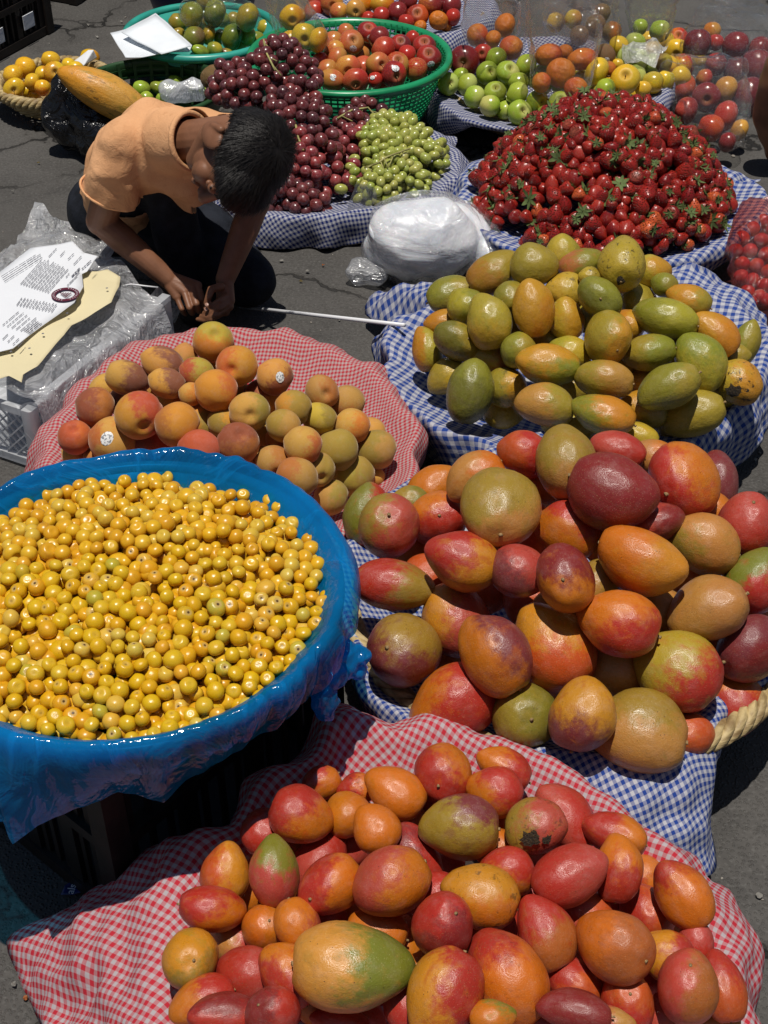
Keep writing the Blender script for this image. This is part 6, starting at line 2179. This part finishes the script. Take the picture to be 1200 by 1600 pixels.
# --- white folded sheets, wrapped guavas
o = sheet('plastic_sheet', [(172, 50, .175), (196, 44, .175), (243, 21, .19), (262, 36, .185), (300, 70, .17), (296, 80, .165), (255, 85, .16), (222, 90, .165), (196, 90, .165)], .17, M_PAPERSHEET, 0.004, 0.002, 8)
tag(o, 'folded white plastic sheets lying over the turquoise tub rim', 'plastic sheet')
o = sheet('plastic_sheet', [(190, 51, .190), (243, 22, .200), (298, 72, .182), (252, 84, .175)], .19, M_PAPERSHEET, 0.004, 0.002, 18)
tag(o, 'smaller folded white sheet lying on top of the first', 'plastic sheet')

def bag_of(txt, kind, name, noun, where, group, cat, heap, seed, bag_label, mat, tops, lift=0.0, inflate=1.10, stem=None, crumple=0.006):
    items = parse(txt)
    rng = random.Random(seed)
    T = solve(items, heap, 80)
    objs = [put_fruit(name, kind, e, T[i], rng, stem, group, cat, 1.0) for i, e in enumerate(items)]
    name_them(objs, items, noun, where)
    balls = [(atd(e['x'], e['y'], T[i]), math.sqrt(e['a'] * e['b']) * T[i] / FPX) for i, e in enumerate(items)]
    return hull_bag('clear_bag' if mat is not M_PINKF else 'red_bag', bag_label, mat, balls, [(at(*p), r) for p, r in tops], seed, inflate=inflate, crumple=crumple, group='clear plastic bags of fruit')

FH = lambda x, y, z, fl=0.02: Heap((x, y), 0.3, z, z, fl)
bag_of('''299 23 20 19 20 0 gk 90
335 21 19 21 20 0 gG 90|middle wrapped guava with glossy side
386 27 19 21 20 0 kg 60 .3|wrapped guava at the end, bruised tip
322 2 17 14 20 0 kg 0 .4|wrapped guava at the very top''', 'guava', 'guava', 'guava', 'wrapped row over the tub', 'wrapped green guavas', 'guava', FH(CT[0], CT[1], .22), 31,
       'clear film wound around a row of big guavas', M_CLEAR, [], 0, 1.05)
b_ = MB()
bag_of('''457 27 20 19 e0,.3 0 Yn 0 .4|yellow apple at the top of the bag
476 58 20 21 e0,.2 0 Ye 0 .3|ribbed yellow apple in front in the bag
497 62 15 19 20 0 Yn 0
453 62 14 14 20 1 Yn 0 .5|hidden yellow apple behind the dark grapes''', 'apple', 'apple', 'apple', 'clear bag by the colander', 'bagged yellow apples', 'apple', FH(-0.2, 3.75, .27, .1), 32,
       'clear plastic bag of yellow apples leaning on the green colander', M_CLEAR, [((440, -15, .42), .06)], 0, 1.08)
bag_of('''746 55 18 17 20 0 oO 0 .3
789 40 17 18 20 0 oo 0|upper orange in the farther bag
771 61 13 13 20 0 oo 0 .3|small orange in the farther bag
799 75 20 18 20 0 Oo 0|lowest orange in the farther bag''', 'citrus', 'orange', 'orange', 'farther orange bag', 'bagged oranges', 'orange', FH(CJ[0], CJ[1], .20, .1), 33,
       'tall clear bag of oranges behind the dark red apple', M_CLEAR, [((760, -20, .40), .07), ((795, -30, .42), .05)], 0, 1.08)
bag_of('''857 86 18 21 80 0 oO 0 .2|dented orange at the top of the nearer bag
876 114 22 22 e0,.1 0 oo 0|big round orange in front in the nearer bag
910 93 18 23 80 0 oO 0 .4|grooved orange on the side in the nearer bag
883 82 13 12 20 1 oo 0
846 129 16 15 20 0 oO 0 .4|low orange against the green apples
900 139 20 17 20 0 Oo 0''', 'citrus', 'orange', 'orange', 'nearer orange bag', 'bagged oranges', 'orange', FH(CJ[0], CJ[1] - .1, .21, .1), 34,
       'clear bag of oranges standing among green apples', M_CLEAR, [((850, -5, .45), .05), ((905, 5, .44), .06)], 0, 1.07)
bag_of('''868 35 16 15 20 0 Yd 0 .4|yellowish fruit seen through film
895 30 15 14 20 0 Yn 0 .3
930 40 18 17 20 0 dd 0
955 50 17 16 20 0 db 0|darkest kiwi in the bag
905 55 16 15 20 1 dd 0 .5
940 20 15 14 20 0 dd 0 .3''', 'gapple', 'kiwi', 'kiwi', 'kiwi bag', 'kiwis in the clear bag', 'kiwi', FH(CJ[0], CJ[1] + .15, .19, .1), 35,
       'large clear bag of brown kiwis at the back of the apple basket', M_CLEAR, [((900, -30, .40), .10)], 0, 1.1)
bag_of('''1000 42 13 12 20 0 ll 0
1031 48 18 16 20 0 lw 0 .4|larger green apple in the upright bag
1012 75 14 13 20 1 dd 0|brown kiwi low in the upright bag''', 'gapple', 'apple', 'apple', 'upright clear bag', 'apples in the upright bag', 'apple', FH(.75, 4.05, .10, .01), 36,
       'upright clear bag holding two green apples', M_CLEAR, [((1000, -25, .34), .05), ((1035, -20, .34), .05)], 0, 1.12)
kiwi = '''945 86 17 16 e.3,-.2 0 dd 0 .4|stickered kiwi beside the orange bag with sticker
950 108 14 12 20 0 db 0|smooth brown kiwi above the green apple
1036 98 16 14 20 0 dk 0|olive-brown kiwi under the empty clear bag'''
M_KIWI = fruit_mat('kiwi_skin', 0.85, 0.2, 60, bloom=0.05, spec=0.2)
MESH['kiwi'] = [citrus_mesh('kiwi', M_KIWI, 4.4)]
heap_of('kiwi', 'kiwi', kiwi, HJ, 'kiwi', 'fruit row behind strawberries', 'loose kiwis', 'kiwi', 41, long=1.0)
crumpled('clear_bag', 'empty crumpled clear bag lying on the kiwis', M_CLEARC, [(980, 110, .17), (1030, 108, .17), (1045, 68, .20), (972, 72, .20)], .18, 25, 0.03, 34, 'bag')
bag_of('''1089 68 24 22 20 0 mR 60 .3|dark red apple outermost toward the green ones
1149 71 23 21 20 0 RR 0
1180 104 26 27 20 0 mR 0|largest maroon apple near the frame edge
1186 76 17 18 20 0 RR 0 .4
1118 100 18 17 20 0 rR 0|crimson apple behind the front bag
1112 49 16 14 20 0 oa 0|pale orange apple at the back
1168 150 26 30 20 1 Rm 0|shadowed maroon apple low on the ground
1118 66 13 12 20 1 rr 0
1150 110 22 20 20 1 mm 0''', 'apple', 'apple', 'apple', 'big red-apple bag', 'red apples in the far bag', 'apple', FH(1.02, 3.75, .055, .005), 37,
       'clear bag of big dark red apples resting on the asphalt', M_CLEAR, [((1150, 15, .14), .12)], 0, 1.08)
bag_of('''1066 137 22 21 20 0 pO 0 .4|pinkish apple at the upper end of the bag
1103 152 22 22 e.1,.2 0 RR 0|dark red apple with dimple in the middle
1072 172 20 20 20 0 pR 0 .4|glossy rose apple facing the strawberries
1110 200 21 20 20 0 rO 0
1136 222 15 15 20 0 RR 0 .3|small wine-red apple lowest in the bag
1133 181 19 23 20 0 rp 0
1133 140 20 20 20 0 ta 0 .3|tan apple behind the film
1155 203 15 16 20 0 ta 0|tan apple bulging the bag\'s lower corner
1067 109 18 14 20 0 um 0|plum-coloured apple at the top
1100 122 14 14 20 1 tp 0
1031 132 16 16 20 0 pr 0|pink-red apple poking towards the yellow ones''', 'apple', 'apple', 'apple', 'clear bag by the strawberries', 'red apples in the near bag', 'apple', FH(.93, 3.45, .07, .005), 38,
       'clear bag of red and tan apples slumped against the strawberries', M_CLEAR, [((1060, 100, .15), .05), ((1140, 95, .15), .05)], 0, 1.06)
rows = []
rng = random.Random(8)
for k, (x, y) in enumerate([(1192, 346), (1176, 358), (1160, 372), (1190, 375), (1150, 392), (1172, 392), (1196, 398), (1160, 412), (1182, 415), (1200, 425), (1158, 432), (1176, 438), (1194, 446), (1168, 456), (1188, 464), (1172, 474), (1200, 470), (1205, 405), (1208, 360)]):
    rows.append(f'{x} {y} 13 11 {rng.randint(0, 180)} {0 if k < 17 else 1} rO {rng.randint(0, 360)} .5')
M_TOM = fruit_mat('tomato_skin', 0.2, 0.02, 10, bloom=0.0, spots=0.0)
MESH['tomato'] = [citrus_mesh('tomato', M_TOM, 7.7)]
items = parse('\n'.join(rows)); T = solve(items, FH(.85, 2.75, .10, .01), 60)
balls = []
for i, e in enumerate(items):
    o = put_fruit('tomato', 'tomato', e, T[i], rng, None, 'small red tomatoes in the bag', 'tomato', 1.0)
    o['label'] = 'small red tomato inside the reddish plastic bag'
    balls.append((atd(e['x'], e['y'], T[i]), 13 * T[i] / FPX))
hull_bag('red_bag', 'reddish plastic bag of small tomatoes beside the strawberry basket', M_PINKF, balls, [(at(1190, 322, .18), .05)], 55, inflate=1.15, crumple=0.006)
M_TANBAG = plain('tan_plastic_bag', (0.22, 0.10, 0.05), 0.4, 0.4, 10, 0.35, 0.4, 14)
mb = MB(); capsule(mb, at(1222, 105, .30), at(1212, 180, .16), 0.05, 0.062, 20); capsule(mb, at(1212, 180, .16), at(1222, 232, .06), 0.062, 0.05, 20)
tb = blob(mb, 0.006, 4, M_TANBAG, 'brown_bag'); displace(tb, lambda p: 0.006 * nz(p, 10, 3) + (abs(nz(p, 12, 9)) - .2) * -0.010)
tag(link('brown_bag', tb), 'smooth brown bag bulging in beside the red apples', 'bag')
mb = MB(); capsule(mb, at(262, 143, .13), at(305, 140, .13), 0.028, 0.032, 16)
cb = blob(mb, 0.005, 3, M_MILK, 'clear_bag'); displace(cb, lambda p: 0.008 * nz(p, 24, 4) + (abs(nz(p, 18, 9)) - .2) * -0.018)
tag(link('clear_bag', cb), 'small cloudy bag on the limes behind the boy\'s back', 'bag')
o = sheet('newspaper', [(112, 98, .10), (138, 78, .13), (146, 78, .13), (152, 92, .10), (130, 104, .10)], .1, M_PAPER, 0.004, 0.001, 4); tag(o, 'scrap of white paper tucked behind the yellow apples', 'paper')

# --- the knot of blue film on the tub's side
mb = MB()
def loop(c_, r, tilt, w, seed):
    rng = random.Random(seed)
    P = []
    for k in range(25):
        a = math.pi * 2 * k / 24
        P.append(Vector(c_) + CR * (r * math.cos(a)) + (CU * math.cos(tilt) - CF * math.sin(tilt)) * (r * 0.78 * math.sin(a)))
    return P
kc = at(540, 1030, .40)
mb.tube(loop(kc, 0.019, 0.4, 0, 1), [0.013 + 0.005 * math.sin(k * 1.3) for k in range(25)], 12)
mb.tube([at(505, 1062, .41), at(520, 1052, .405), at(532, 1040, .40), at(540, 1018, .41), at(530, 1005, .42)], [0.015, 0.020, 0.021, 0.018, 0.010], 12)
mb.tube([at(500, 1075, .40), at(508, 1095, .375), at(512, 1118, .35)], [0.016, 0.019, 0.012], 12)
kn = blob(mb, 0.0028, 2, M_BLUEF, 'film_knot'); displace(kn, lambda p: (abs(nz(p, 38, 9)) - .2) * -0.010 + 0.002 * nz(p, 70, 1))
link('film_knot', kn, fl)
